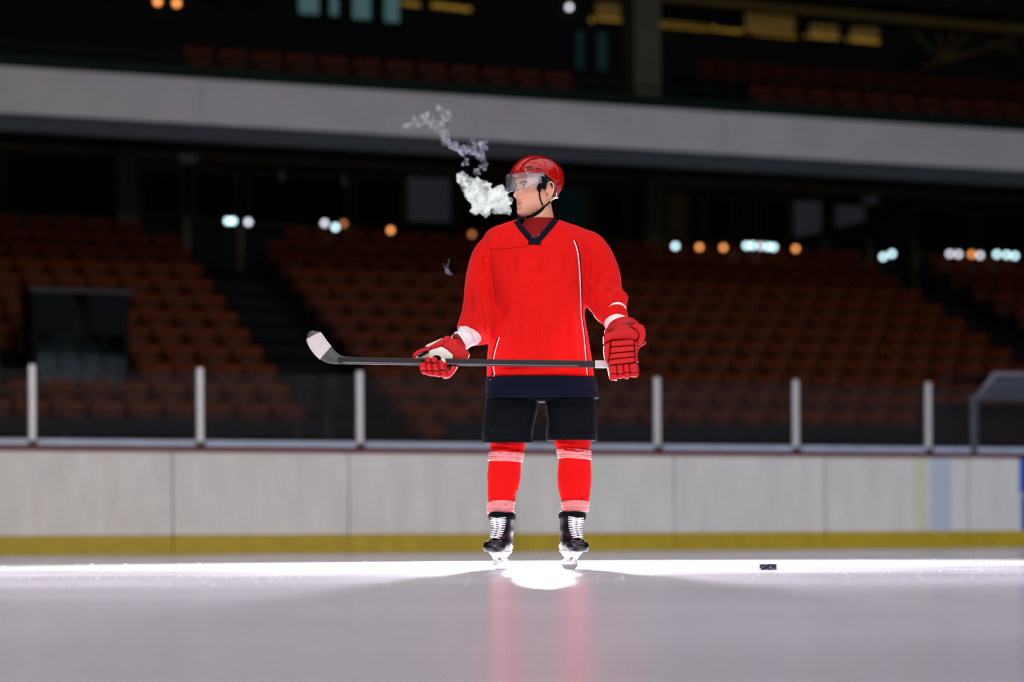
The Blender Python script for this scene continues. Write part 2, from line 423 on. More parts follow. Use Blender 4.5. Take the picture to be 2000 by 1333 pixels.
for q, (sc_, x, y, (blk, k, j, s, n, z)) in enumerate(vis):
    if q < N_IND:
        row = ('topmost row' if k == 11 else ORD[k] + ' row from the bottom')
        end = {'left': 'left of the dark stair aisle', 'middle': 'right of the dark stair aisle', 'right': 'in the far right block'}[blk]
        put_seat(low_m, (s, n, z), 'orange folded stadium seat %s %s, %s' % (ORD[j], end, row), 'orange seats of the lower stand')
    else: rest.append((sc_, x, y, (blk, k, j, s, n, z)))
def mass(name, meshes, locs, label, cat, mats):
    bm = bmesh.new()
    for (s, n, z) in locs:
        for mi, me in enumerate(meshes):
            v0 = len(bm.verts); f0 = len(bm.faces); bm.from_mesh(me); bm.verts.ensure_lookup_table(); bm.faces.ensure_lookup_table()
            bmesh.ops.translate(bm, verts=bm.verts[v0:], vec=(s - locs[0][0], n - locs[0][1], z - locs[0][2]))
            for f in bm.faces[f0:]: f.material_index = mi
    me = bpy.data.meshes.new(name); bm.to_mesh(me); bm.free()
    for x in mats: me.materials.append(x)
    o = bpy.data.objects.new(name, me); COL.objects.link(o); o.location = locs[0]
    return tag(o, label, cat, kind='stuff')
mass('seat_rows', low_m, [(c[3], c[4], c[5]) for _, _, _, c in rest], 'remaining orange seats in the farther upper rows and behind the player', 'seats', [M['seat'], M['seatpan'], M['bracket']])

# --- balcony
NF = 32.7
bal = empty('balcony', (0, NF, 0)); tag(bal, 'long pale grey balcony front crossing behind the player', kind='structure')
zb = WN(1000, 277, NF).z; zt = WN(1000, 193, NF).z
x = -8.0
while x < 36:
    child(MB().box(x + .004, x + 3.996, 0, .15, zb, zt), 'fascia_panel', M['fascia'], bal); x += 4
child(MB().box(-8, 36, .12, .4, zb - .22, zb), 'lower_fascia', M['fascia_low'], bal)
child(MB().box(-8, 36, .18, .5, zt - .1, zt + .22), 'parapet', M['greenrail'], bal)
rr = MB(); rr.box(-8, 36, .22, .26, zt + .34, zt + .37)
child(rr, 'hand_rail', M['greenrail'], bal)
# sloping underside and the raised rows above
MB().prism([(-8, NF + .3, zb - .1), (-8, 43.2, 7.15), (-8, 43.2, 7.4), (-8, NF + .3, zb + .1)], (44, 0, 0)).build('ceiling', M['soffit'])['kind'] = 'structure'
ut = empty('upper_terrace', (0, NF, 0)); tag(ut, 'dark balcony terrace steps', kind='structure')
UZ = 7.2 - .83
for k in range(0, 12):
    n = 33.75 + .75 * k; z = UZ + .195 * k
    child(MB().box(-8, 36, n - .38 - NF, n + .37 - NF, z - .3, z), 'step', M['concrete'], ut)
ucount = 0; up_rest = []
up_groups = []
for k, (n, z, sa, sb_, nm) in enumerate([(33.8, UZ, 8.0, 14.55, 'front row left of dark column'), (33.8, UZ, 17.0, 23.5, 'front row right of dark column'),
                                       (42.0, UZ + .195 * 11, 20.0, 28.0, 'rear balcony row under the yellow lit windows')]):
    cnt = int((sb_ - sa) / .505)
    for i in range(cnt):
        s = sa + (i + .5) * .505; x_, y_, _ = imgx(s, n, z + .7)
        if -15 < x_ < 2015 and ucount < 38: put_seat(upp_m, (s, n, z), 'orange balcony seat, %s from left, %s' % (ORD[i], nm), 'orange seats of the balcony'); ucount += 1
        else: up_rest.append((s, n, z))
for k in range(1, 4):
    for i in range(60): up_rest.append((5 + i * .505, 33.8 + .75 * k, UZ + .28 * k)) if 0 else None
if up_rest: mass('balcony_seats', upp_m, up_rest, 'further dark orange balcony seats in the rear row at the right', 'seats', [M['seat_u'], M['seatpan'], M['bracket']])

# --- wall behind the lower stand with its windows
NW = 41.3
bw = MB().box(-8, 36, NW + .5, NW + .7, 4.0, 7.3).build('wall_back', M['wall']); bw['kind'] = 'structure'
MB().box(-8, 36, NW - .02, NW + .5, 6.78, 7.2).build('trim_1', M['brown'])['kind'] = 'structure'
MB().box(-8, 36, NW - .6, NW + .6, 4.0, Z0 + DZ * 11 + .02).build('floor_gallery', M['concrete'])['kind'] = 'structure'
wi = 0
def window(x0, x1, y0, y1, inner=None, n=NW + .45, fm='brown', lab=None):
    global wi; wi += 1
    a = WN(x0, y1, n); b = WN(x1, y0, n); r = empty('window_%d' % wi, (a.x, n, a.z)); r['kind'] = 'structure'
    W_, H_ = b.x - a.x, max(b.z - a.z, .3)
    f = MB(); t = .05
    f.box(0, W_, -.05, .04, H_ - t, H_); f.box(0, W_, -.05, .04, 0, t); f.box(0, t, -.05, .04, t, H_ - t); f.box(W_ - t, W_, -.05, .04, t, H_ - t)
    child(f, 'frame', M[fm], r)
    child(MB().box(t, W_ - t, .01, .03, t, H_ - t), 'pane', M[inner or 'darkglass'], r)
    return r
for (x0, x1, y0, y1, c) in [(5, 222, 300, 425, None), (275, 358, 325, 420, None), (375, 465, 335, 430, None), (480, 680, 345, 440, None), (692, 785, 350, 440, None),
                            (790, 885, 345, 437, 'blind'), (893, 990, 352, 455, None), (1085, 1150, 366, 470, 'tealblind'), (1155, 1220, 370, 468, 'booth'), (1300, 1345, 378, 474, 'ochre'),  # the ochre pane has lamp glow put into its colour
                            (1372, 1432, 382, 474, 'booth'), (1478, 1540, 388, 476, 'booth'), (1545, 1608, 391, 470, 'blind'), (1626, 1694, 400, 482, 'blind'), (1780, 1900, 410, 500, None), (1915, 2000, 418, 505, None)]:
    window(x0, x1, y0, y1, c)
def quadp(pts, n, m, name, label=None, cat=None, group=None, t=.04, st=False):
    v = [WN(x, y, n) for x, y in pts]; lo = v[0]
    o = MB().prism(v, (0, t, 0)).build(name, M[m], org=lo)
    if st: o['kind'] = 'structure'
    else: tag(o, label, cat, group)
    return o
# slanting dark stair flank that cuts across the pale blinds
quadp([(275, 368), (345, 335), (275, 335)], NW + .3, 'wall', 'trim_2', st=True)
quadp([(1540, 470), (1760, 418), (1760, 482), (1540, 500)], NW + .25, 'wall', 'trim_3', st=True)
def column(x0, x1, ytop, ybot, n, dpt, lab, m='column'):
    a = WN(x0, ybot, n); b = WN(x1, ytop, n)
    return tag(MB().box(0, b.x - a.x, 0, dpt, 0, b.z - a.z).build('column', M[m], loc=(a.x, n, a.z), bevel=.02), lab, 'column', kind='structure')
column(229, 270, 262, 432, NW - .55, .4, 'square ochre column behind the left seats')
column(1264, 1297, 330, 500, NW - .55, .4, 'square ochre column under the balcony right of the player')
for x in (365, 470, 685, 1616, 1700, 1790):
    y0 = 325 + (x - 365) * .055
    a = WN(x - 6, y0 + 130, NW); b = WN(x + 6, y0, NW)
    tag(MB().box(0, .11, 0, .1, 0, max(b.z - a.z, 1.1)).build('trim_%d' % (10 + x), M['brown'], loc=(a.x, NW, Z0 + DZ * 11)), kind='structure')
quadp([(350, 318), (386, 319), (386, 304), (350, 303)], NW - .1, 'signbox', 'sign_box', 'small pale blank box sign above the brown frame at left', 'sign', t=.08)
quadp([(1688, 399), (1716, 400), (1716, 384), (1688, 383)], NW - .1, 'signbox', 'sign_box', 'small pale blank box sign above the thin post at right', 'sign', t=.08)
# glowing balls on added stems, standing in for lamp reflections in glass
LAMP_REFLECTIONS = [(445, 432, 'lampcool', 'white lamp beside the left brown frame'), (455, 432, 'lampcool', 'white lamp, second of the bright left pair'), (485, 434, 'lampcool2', 'single pale lamp right of the bright left pair'),
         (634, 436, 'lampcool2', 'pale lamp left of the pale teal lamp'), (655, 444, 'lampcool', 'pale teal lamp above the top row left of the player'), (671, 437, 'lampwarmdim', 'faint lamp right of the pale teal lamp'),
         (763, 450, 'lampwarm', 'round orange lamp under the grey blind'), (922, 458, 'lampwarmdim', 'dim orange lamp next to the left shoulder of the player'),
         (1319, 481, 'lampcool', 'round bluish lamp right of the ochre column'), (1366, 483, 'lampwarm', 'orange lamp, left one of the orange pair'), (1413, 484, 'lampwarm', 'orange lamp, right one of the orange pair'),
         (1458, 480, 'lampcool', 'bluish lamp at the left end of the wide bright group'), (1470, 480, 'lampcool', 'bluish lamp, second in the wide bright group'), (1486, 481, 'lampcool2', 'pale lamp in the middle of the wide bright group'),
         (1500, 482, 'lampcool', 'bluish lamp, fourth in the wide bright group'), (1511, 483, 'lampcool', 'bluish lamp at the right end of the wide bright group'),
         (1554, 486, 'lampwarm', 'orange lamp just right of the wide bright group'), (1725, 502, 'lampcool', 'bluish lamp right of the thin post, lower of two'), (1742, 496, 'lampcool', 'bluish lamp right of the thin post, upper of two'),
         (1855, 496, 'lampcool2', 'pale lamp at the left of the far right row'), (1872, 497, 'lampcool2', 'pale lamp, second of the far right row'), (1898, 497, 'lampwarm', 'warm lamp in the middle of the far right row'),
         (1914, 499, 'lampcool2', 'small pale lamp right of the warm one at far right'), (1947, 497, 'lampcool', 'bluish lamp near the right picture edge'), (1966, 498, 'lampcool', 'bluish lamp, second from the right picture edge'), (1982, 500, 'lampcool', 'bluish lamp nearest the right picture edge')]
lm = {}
for x, y, mm, lab in LAMP_REFLECTIONS:
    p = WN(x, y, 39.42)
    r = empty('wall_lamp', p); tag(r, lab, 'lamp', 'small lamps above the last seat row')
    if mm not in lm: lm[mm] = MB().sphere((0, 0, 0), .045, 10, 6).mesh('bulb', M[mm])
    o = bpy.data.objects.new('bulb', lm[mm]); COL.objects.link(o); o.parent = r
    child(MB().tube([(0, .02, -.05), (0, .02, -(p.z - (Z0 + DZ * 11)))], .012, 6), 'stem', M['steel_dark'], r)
for x, y, lab in ((550, 343, 'small pale hanging lamp in the window left of the blind'), (673, 352, 'small pale hanging lamp beside the brown mullion')):
    p = WN(x, y, NW + .1); o = MB().tube([(0, 0, .11), (0, 0, .02), (0, 0, -.1)], [.03, .05, .06], 10).build('hanging_lamp', M['signbox'], loc=p)
    tag(o, lab, 'lamp')
    child(MB().tube([(0, 0, .1), (0, 0, .45)], .008, 6), 'cord', M['steel_dark'], o)

# --- far upper level, behind the balcony rows
NU = 44.5
MB().box(-8, 42, NU + .3, NU + .5, 7, 13).build('wall_upper', M['wall'])['kind'] = 'structure'
for (x0, x1, y0, y1, c) in [(400, 437, -20, 10, 'booth'), (478, 520, -20, 20, 'booth'), (578, 627, -20, 31, 'glowteal'), (639, 665, -20, 35, 'glowteal'), (683, 728, -20, 41, 'glowteal'), (745, 784, -20, 47, 'glowteal'),
                            (1158, 1216, 4, 44, 'glowdim'), (1120, 1144, 56, 140, 'tealblind'), (1160, 1190, 60, 142, 'tealblind'),
                            (1295, 1384, 14, 50, 'booth'), (1395, 1445, 24, 56, 'booth'), (1450, 1556, 28, 64, 'glowdim'), (1576, 1641, 46, 78, 'glowdim'), (1656, 1720, 52, 86, 'glowdim')]:
    window(x0, x1, y0, y1, c, n=NU + .25, fm='wall')
def strip(x0, y0, x1, y1, h, n, m, name, lab, cat):
    return quadp([(x0, y0 + h), (x1, y1 + h), (x1, y1), (x0, y0)], n, m, name, lab, cat, t=.09)
for x0, y0, x1, y1, h, m_, lab in [(780, 1, 820, 7, 5, 'glowyellow', 'short yellow light strip at the top, right of the teal windows'), (845, 6, 920, 15, 6, 'glowyellow', 'longer yellow light strip near the top centre left'),
                              (1295, 42, 1384, 50, 8, 'glowyellow', 'yellow light strip right of the dark column'), (1393, 50, 1445, 56, 7, 'glowyellow', 'second yellow light strip from the dark column'),
                              (1450, 56, 1556, 66, 7, 'glowyellow', 'long yellow light strip below the tan window'), (1576, 66, 1641, 73, 6, 'glowyellow', 'yellow light strip below the fourth tan window'), (1656, 72, 1720, 80, 6, 'glowyellow', 'yellow light strip below the last tan window'),
                              (1155, 34, 1216, 38, 8, 'glowyellow', 'yellow light strip left of the dark column')]:
    strip(x0, y0, x1, y1, h, NU + .22, m_, 'light_strip', lab, 'light')
strip(1290, -14, 2010, 50, 17, NU - .6, 'ochre', 'roof_beam', 'long ochre roof beam across the upper right', 'beam')['kind'] = 'structure'
strip(1500, -32, 2010, 16, 20, NU - 1.2, 'wall', 'roof_beam', 'dark roof beam above the ochre one', 'beam')['kind'] = 'structure'
q = MB().sphere((0, 0, 0), .05, 10, 6).build('upper_lamp', M['lampcool2'], loc=WN(1112, 14, NU + .24)); tag(q, 'white lamp at the top edge left of the dark column', 'lamp')
for x_, y_, lb in ((308, 3, 'small yellow lamp at the top edge, left of two'), (345, 6, 'yellow lamp at the top edge, right of two')):
    q = MB().sphere((0, 0, 0), .06, 10, 6).build('upper_lamp', M['lampwarm'], loc=WN(x_, y_, NU + .27)); tag(q, lb, 'lamp')
# the big column on the balcony
column(1240, 1291, -30, 196, 34.6, .5, 'tall dark column rising from the balcony right of centre')
# roof truss at the right: struts as parts
tr = empty('roof_truss', WN(1840, 110, NU - .9)); tag(tr, 'yellow fan shaped roof truss struts at the upper right', 'truss', kind='thing')
o0 = Vector(tr.location)
for a, b in (((1840, 120), (1783, 60)), ((1842, 115), (1832, 62)), ((1846, 115), (1862, 62)), ((1850, 115), (1888, 66)), ((1845, 122), (1985, 74)), ((1985, 102), (1925, 80)), ((1870, -10), (1857, -40)), ((1875, 15), (1850, -10)), ((1925, 20), (1935, -10)), ((1800, 132), (1900, 100))):
    pa = WN(*a, NU - .9) - o0; pb = WN(*b, NU - .9) - o0
    child(MB().tube([pa, pb], .035, 6), 'strut', M['ochre'], tr)

# --- booth at the left behind the glass
nb = 33.0; zf = Z0 + DZ * 2; p0 = WN(64, 760, nb); p1 = WN(252, 575, nb)
bo = empty('timekeeper_booth', (p0.x, nb, zf)); tag(bo, 'dark teal booth with windows among the orange seats at the far left', 'booth')
WB = p1.x - p0.x; HB = p1.z - zf; h0 = p0.z - zf + .03; hm = WN(100, 655, nb).z - zf; hs = WB / 2
child(MB().box(0, .06, 0, .9, 0, HB), 'side_wall', M['booth'], bo); child(MB().box(WB - .06, WB, 0, .9, 0, HB), 'side_wall', M['booth'], bo)
child(MB().box(0, WB, .86, .9, 0, HB), 'rear_wall', M['steel_dark'], bo)
child(MB().box(-.04, WB + .04, -.06, .95, HB, HB + .05), 'roof', M['steel_dark'], bo)
child(MB().box(.0, hs - .09, -.02, .02, hm + .02, HB), 'upper_panel', M['booth'], bo); child(MB().box(hs + .09, WB, -.02, .02, hm + .02, HB), 'upper_panel', M['booth'], bo)
child(MB().box(0, WB, -.02, .02, 0, h0), 'lower_panel', M['booth'], bo)
for q_ in range(4):
    a = .05 + q_ * (WB - .1) / 4; wq = (WB - .1) / 4
    child(MB().box(a + .02, a + wq - .02, -.005, .005, h0, hm), 'window_pane', M['pane'], bo)
    child(MB().box(a - .02, a + .02, -.03, .03, h0, hm + .02), 'mullion', M['booth'], bo)
    child(MB().prism([(a + .06, .28, h0), (a + wq - .05, .28, h0), (a + wq - .12, .28, h0 + .2), (a + .1, .28, h0 + .2)], (0, .06, 0)), 'chair_back', M['fascia_low'], bo)
le0 = WN(-20, 757, nb - .25); le1 = WN(262, 757, nb - .25)
le = MB().box(0, le1.x - le0.x, 0, .2, -.05, 0).build('counter_ledge', M['brown'], loc=(le0.x, nb - .25, le0.z)); tag(le, 'pale brown counter ledge in front of the teal booth', 'ledge')
for a in (.1, 1.0, le1.x - le0.x - .15): child(MB().box(a, a + .04, .1, .15, -(le0.z - zf), -.05), 'leg', M['steel_dark'], le)
# pale panels added by the stair foot for a reflection in the glass
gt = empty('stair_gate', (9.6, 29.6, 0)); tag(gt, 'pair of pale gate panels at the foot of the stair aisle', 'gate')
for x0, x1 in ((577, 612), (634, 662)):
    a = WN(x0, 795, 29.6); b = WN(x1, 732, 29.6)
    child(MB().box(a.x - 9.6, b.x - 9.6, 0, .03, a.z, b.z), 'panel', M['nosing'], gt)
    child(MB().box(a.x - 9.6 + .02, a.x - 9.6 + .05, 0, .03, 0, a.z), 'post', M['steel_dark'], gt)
# shelter at the right behind the glass
ns = 25.2; c0 = WN(1906, 776, ns); c1 = WN(1942, 727, ns)
sh = empty('bench_shelter', (c0.x, ns, 0)); tag(sh, 'grey canopy of the bench shelter behind the glass at far right', 'shelter')
dx = c1.x - c0.x
child(MB().prism([(0, 0, c0.z), (dx, 0, c1.z), (dx + 3, 0, c1.z), (dx + 3, 0, c1.z - .045), (dx + .03, 0, c1.z - .045), (.05, 0, c0.z - .01)], (0, .05, 0)), 'canopy_edge', M['canopy_top'], sh)
child(MB().prism([(.04, .05, c0.z - .01), (dx, .05, c1.z - .04), (dx + 3, .05, c1.z - .04), (dx + 3, .05, c0.z - .03), (.04, .05, c0.z - .03)], (0, .04, 0)), 'canopy_panel', M['canopy'], sh)
child(MB().box(dx, dx + 3, .05, 1.3, c1.z - .05, c1.z - .02), 'canopy_roof', M['canopy'], sh)
child(MB().box(0, .03, 0, .04, 0, c0.z), 'post', M['canopy'], sh); child(MB().box(0, .05, 1.25, 1.3, 0, c0.z), 'post', M['canopy'], sh)
child(MB().box(.05, 3.2, 1.27, 1.3, .3, c0.z), 'rear_panel', M['steel_dark'], sh)

# ================================================================== THE PLAYER
man = empty('person', PROOT, -TH)
tag(man, 'ice hockey player in red jersey and helmet standing on skates, head turned left', 'person')
PX = DM / F                                    # metres per pixel at the player
def loft_px(mb, rings, nr, seg=40, e=2.2, caps=True):
    rs = []
    for (cx, y, hw, hd, d) in cr_interp(rings, nr):
        ring = []
        for i in range(seg):
            t = 2 * pi * i / seg; c, s = cos(t), sin(t)
            a = abs(c) ** (2 / e) * (1 if c >= 0 else -1); b = abs(s) ** (2 / e) * (1 if s >= 0 else -1)
            p = L(cx, y, d); p.x += hw * PX * a; p.y += hd * b; ring.append(p)
        rs.append(ring)
    return mb.rings(rs, caps)
def tube_px(mb, path, nr, seg=24):             # (x, y, depth, radius px, depth radius px)
    q = cr_interp(path, nr)
    return mb.tube([L(a, b, c) for a, b, c, _, _ in q], [r * PX for *_, r, _ in q], seg, [r * PX for *_, r in q])
def segdist(px, py, a, b):
    ax, ay = a; bx, by = b; dx, dy = bx - ax, by - ay; t = max(0, min(1, ((px - ax) * dx + (py - ay) * dy) / (dx * dx + dy * dy)))
    return math.hypot(px - ax - t * dx, py - ay - t * dy), t
def folds(o, fl, nz=.004, ns=9, st=(1, 1, .45)):
    me = o.data
    for v in me.vertices:
        x, y = px_of(v.co); h = 0
        nrm = v.normal
        if nrm.y < .35:
            for a, b, wd, dp in fl:
                if abs(x - (a[0] + b[0]) / 2) > 90 or abs(y - (a[1] + b[1]) / 2) > 110: continue
                dd, t = segdist(x, y, a, b)
                if dd < wd * 3: h += 2.8 * dp * exp(-(dd / wd) ** 2) * (1 - .6 * abs(2 * t - 1) ** 3)
        q = Vector((v.co.x * ns * st[0], v.co.y * ns * st[1], v.co.z * ns * st[2]))
        h += nz * noise.noise(q) + nz * .4 * noise.noise(q * 2.7)
        v.co += nrm * h
    me.update()
def bvh_of(o):
    return BVHTree.FromPolygons([v.co.copy() for v in o.data.vertices], [tuple(p.vertices) for p in o.data.polygons])
CAML = Vector((-RX, -DM, CZ))
def hit(bv, x, y, off=.0, default=-.15):
    p = L(x, y, 0); dr = (p - CAML).normalized(); h = bv.ray_cast(CAML, dr)
    return (h[0] - dr * off) if h[0] is not None else L(x, y, default)
def ribbon(bv, pts, wpx, thick, name, m, parent, off=.001, n=24, default=-.15, seg=8, rnd=True):
    q = cr_interp(pts, n); P = [hit(bv, a, b, off, default) for a, b in q]
    return MB().tube(P, wpx * PX / 2, seg, thick).build(name, m, parent, True)

# --- jersey
j = MB()
loft_px(j, [(1047, 427, 34, .085, .02), (1047, 434, 56, .10, .02), (1048, 444, 84, .115, .02), (1051, 456, 103, .13, .02), (1053, 475, 107, .14, .01), (1052, 520, 99, .15, .0),
            (1054, 600, 88, .155, .0), (1053, 660, 97, .16, .0), (1054, 705, 103, .16, .0), (1056, 742, 107, .16, .0)], 44, 56)
tube_px(j, [(977, 470, .02, 23, 30), (956, 500, .02, 33, 38), (941, 545, .02, 32, 36), (938, 590, .0, 33, 34), (936, 622, -.05, 38, 38), (926, 651, -.10, 37, 40)], 26)
tube_px(j, [(1126, 468, .02, 24, 30), (1152, 490, .02, 36, 38), (1173, 535, .02, 39, 38), (1178, 570, .0, 38, 36), (1189, 598, -.06, 37, 34), (1198, 616, -.11, 28, 28)], 26)
jer = j.build('jersey', M['red'], man, True)
bake(jer, [('REMESH', dict(mode='VOXEL', voxel_size=.0085)), ('SMOOTH', dict(factor=.5, iterations=14))])
FL = [((957, 487), (962, 560), 5, -.003), ((962, 560), (970, 612), 8, -.0035), ((970, 612), (968, 655), 8, -.003),
      ((1132, 505), (1133, 560), 5, -.004), ((1136, 508), (1166, 480), 5, -.003), ((1140, 552), (1180, 566), 5, .004),
      ((1010, 490), (1004, 532), 4, -.005), ((1016, 488), (1012, 520), 4, .004), ((1067, 492), (1058, 534), 5, .005), ((1060, 492), (1050, 540), 4, -.004),
      ((1095, 488), (1092, 540), 6, .003), ((998, 605), (984, 640), 5, .006), ((990, 600), (974, 632), 5, -.006), ((1000, 600), (996, 690), 7, .004),
      ((1030, 560), (1026, 700), 8, .005), ((1048, 600), (1046, 702), 6, -.004), ((1075, 580), (1078, 700), 8, .005), ((1100, 560), (1108, 700), 7, -.004), ((1118, 610), (1124, 700), 6, .004),
      ((968, 722), (1060, 714), 3, -.007), ((975, 730), (1090, 722), 4, .006), ((985, 716), (1040, 712), 3, .006), ((1090, 705), (1140, 712), 4, -.004),
      ((1000, 450), (990, 480), 5, -.005), ((965, 460), (948, 500), 5, .005), ((948, 480), (936, 540), 5, -.007), ((936, 560), (952, 648), 4, -.005), ((925, 560), (945, 650), 5, .007),
      ((942, 540), (955, 600), 4, -.004), ((920, 560), (916, 620), 5, -.006), ((930, 500), (920, 560), 5, .005),
      ((1150, 500), (1144, 560), 6, -.0015), ((1163, 490), (1156, 560), 5, .006), ((1185, 520), (1165, 560), 5, -.006), ((1200, 555), (1172, 590), 4, -.007), ((1205, 572), (1178, 604), 4, .007),
      ((1175, 560), (1150, 590), 5, .005), ((1165, 575), (1158, 612), 4, -.006), ((1210, 570), (1225, 586), 4, .008), ((1095, 440), (1110, 475), 7, .004), ((1080, 445), (1092, 480), 5, -.004)]
folds(jer, FL)
bake(jer, [('SMOOTH', dict(factor=.5, iterations=1))])
jb = bvh_of(jer)
# open the V neck
V = [(1000, 405), (1003, 436), (1034, 472), (1053, 472), (1093, 425), (1096, 405)]
def inpoly(x, y, P):
    c = False; n = len(P)
    for i in range(n):
        x1, y1 = P[i]; x2, y2 = P[(i + 1) % n]
        if (y1 > y) != (y2 > y) and x < (x2 - x1) * (y - y1) / (y2 - y1) + x1: c = not c
    return c
bm = bmesh.new(); bm.from_mesh(jer.data)
VI = [(1010, 400), (1012, 436), (1038, 466), (1050, 466), (1085, 428), (1085, 400)]
dl = [f for f in bm.faces if inpoly(*px_of(f.calc_center_median()), VI) and f.calc_center_median().y < .02]
bmesh.ops.delete(bm, geom=dl, context='FACES'); bm.to_mesh(jer.data); bm.free()
# navy collar band
def band(points, wpx, name, m, thick=.007, off=.004):
    q = cr_interp(points, 22); r = []
    for i, (a, b) in enumerate(q):
        a2, b2 = q[min(i + 1, 21)]; a1, b1 = q[max(i - 1, 0)]; tx, ty = a2 - a1, b2 - b1; l_ = math.hypot(tx, ty); nx, ny = -ty / l_, tx / l_
        p = hit(jb, a + nx * wpx / 2, b + ny * wpx / 2, off, -.06); s_ = hit(jb, a - nx * wpx / 2, b - ny * wpx / 2, off, -.06)
        r.append([p, s_, s_ + Vector((0, thick, -.001)), p + Vector((0, thick, -.001))])
    return MB().rings(r).build(name, m, jer, True)
band([(1008, 431), (1017, 444), (1032, 462), (1043, 475)], 11, 'collar_band', M['navy'])
band([(1087, 426), (1079, 437), (1062, 457), (1046, 475)], 11, 'collar_band', M['navy'])
MB().prism([hit(jb, 1036, 464, .006), hit(jb, 1052, 464, .006), hit(jb, 1057, 477.5, .006), hit(jb, 1031, 477.5, .006)], (0, .006, 0)).build('collar_point', M['navy'], jer)
# back of the collar standing round the neck
cb = MB(); cp = []
for k in range(21):
    t = -.15 * pi + 1.3 * pi * k / 20
    c = L(1047, 427, .03); cp.append(c + Vector((cos(t) * .090, sin(t) * .07, .0 + .012 * sin(t))))
cb.tube(cp, .0035, 8, .012, up=(0, 0, 1)); cb.build('collar_back', M['navy'], jer, True)
# white side piping, navy twin line, yoke seam
for nm, pts, w_, mm in (('piping', [(975, 659), (969, 680), (964, 703), (964, 722), (966, 732), (957, 742)], 2.2, 'white'),
                    ('piping', [(1121, 470), (1128, 492), (1132, 530), (1134, 580), (1135, 615), (1141, 665), (1147, 738)], 2.2, 'white'),
                    ('piping', [(972, 659), (966, 682), (961, 703), (961, 722), (962, 732), (954, 742)], 1.6, 'navy'),
                    ('piping', [(1124, 470), (1131, 492), (1135, 530), (1136.5, 580), (1137.5, 615), (1143.5, 665), (1149.5, 738)], 1.6, 'navy'),
                    ('seam', [(958, 487), (1000, 485), (1030, 481)], 1.2, 'darkred'), ('seam', [(1058, 480), (1090, 482), (1122, 480)], 1.0, 'red'), ('seam', [(958, 487), (961, 520), (965, 560), (970, 598)], 1.2, 'darkred')):
    o = ribbon(jb, pts, w_, .0012, nm, M[mm], jer, .0008, 40)
# hem band
h = MB(); loft_px(h, [(1056, 739, 107.5, .163, 0), (1057, 750, 109, .168, 0), (1058, 766, 110, .172, 0), (1059, 779, 111.5, .178, 0)], 12, 56, 2.7)
hem = h.build('hem_band', M['navy2'], jer, True); bake(hem, []); folds(hem, [((949, 768), (1060, 770), 1.5, -.003), ((1060, 770), (1168, 766), 1.5, -.003), ((1010, 745), (1012, 778), 9, .004), ((1100, 745), (1102, 778), 9, -.004)], .003)
# stripes at the near cuff
ribbon(jb, [(1189, 600), (1199, 595), (1209, 594), (1216, 597), (1221, 604)], 6.5, .002, 'cuff_stripe', M['white'], jer, .002, 24)
ribbon(jb, [(1190, 606), (1200, 601), (1208, 601), (1215, 605), (1219, 611)], 4.2, .002, 'cuff_stripe', M['navy'], jer, .002, 24)
MB().prism([hit(jb, a_, b_, -.002) for a_, b_ in ((1013, 437), (1018, 437), (1034, 458), (1044, 464), (1052, 457), (1056, 462), (1046, 474), (1036, 472))], (0, .004, 0)).build('collar_lining', M['white'], jer)
c2 = MB(); tube_px(c2, [(1198, 613, -.10, 25, 24), (1200, 618, -.12, 26, 25), (1203, 628, -.14, 25, 24)], 8)
c2.build('cuff', M['red'], jer, True)
# undershirt: torso shell, neck collar and the white sleeves
u = MB(); loft_px(u, [(1047, 448, 30, .06, .02), (1047, 458, 60, .09, .02), (1050, 480, 80, .118, .01), (1050, 560, 80, .12, 0)], 16, 40)
und = u.build('undershirt', M['white'], man, True)
u = MB(); loft_px(u, [(1055, 428, 29, .062, .0), (1054, 436, 32, .068, .0), (1051, 446, 37, .088, .0), (1047, 460, 33, .116, .0), (1044, 470, 18, .128, .0)], 16, 40)
u.build('neck_collar', M['darkred'], und, True)
u = MB(); tube_px(u, [(1196, 618, -.12, 20, 20), (1203, 632, -.15, 22, 21), (1206, 645, -.18, 21, 20), (1208, 660, -.2, 20, 20)], 12)
sl = u.build('shirt_sleeve', M['white'], und, True); bake(sl, []); folds(sl, [((1190, 632), (1222, 628), 2, -.004)], .003, 40)
u = MB(); tube_px(u, [(931, 636, -.05, 20, 18), (921, 650, -.075, 24, 20), (907, 661, -.12, 21, 18), (893, 672, -.18, 18, 16)], 22)
sl = u.build('shirt_sleeve', M['white'], und, True); bake(sl, []); folds(sl, [((893, 645), (915, 650), 1.6, -.006), ((915, 650), (920, 642), 1.6, -.005), ((900, 640), (925, 662), 2.5, .005), ((905, 655), (935, 660), 2, -.004)], .005, 45, (1, 1, 1))

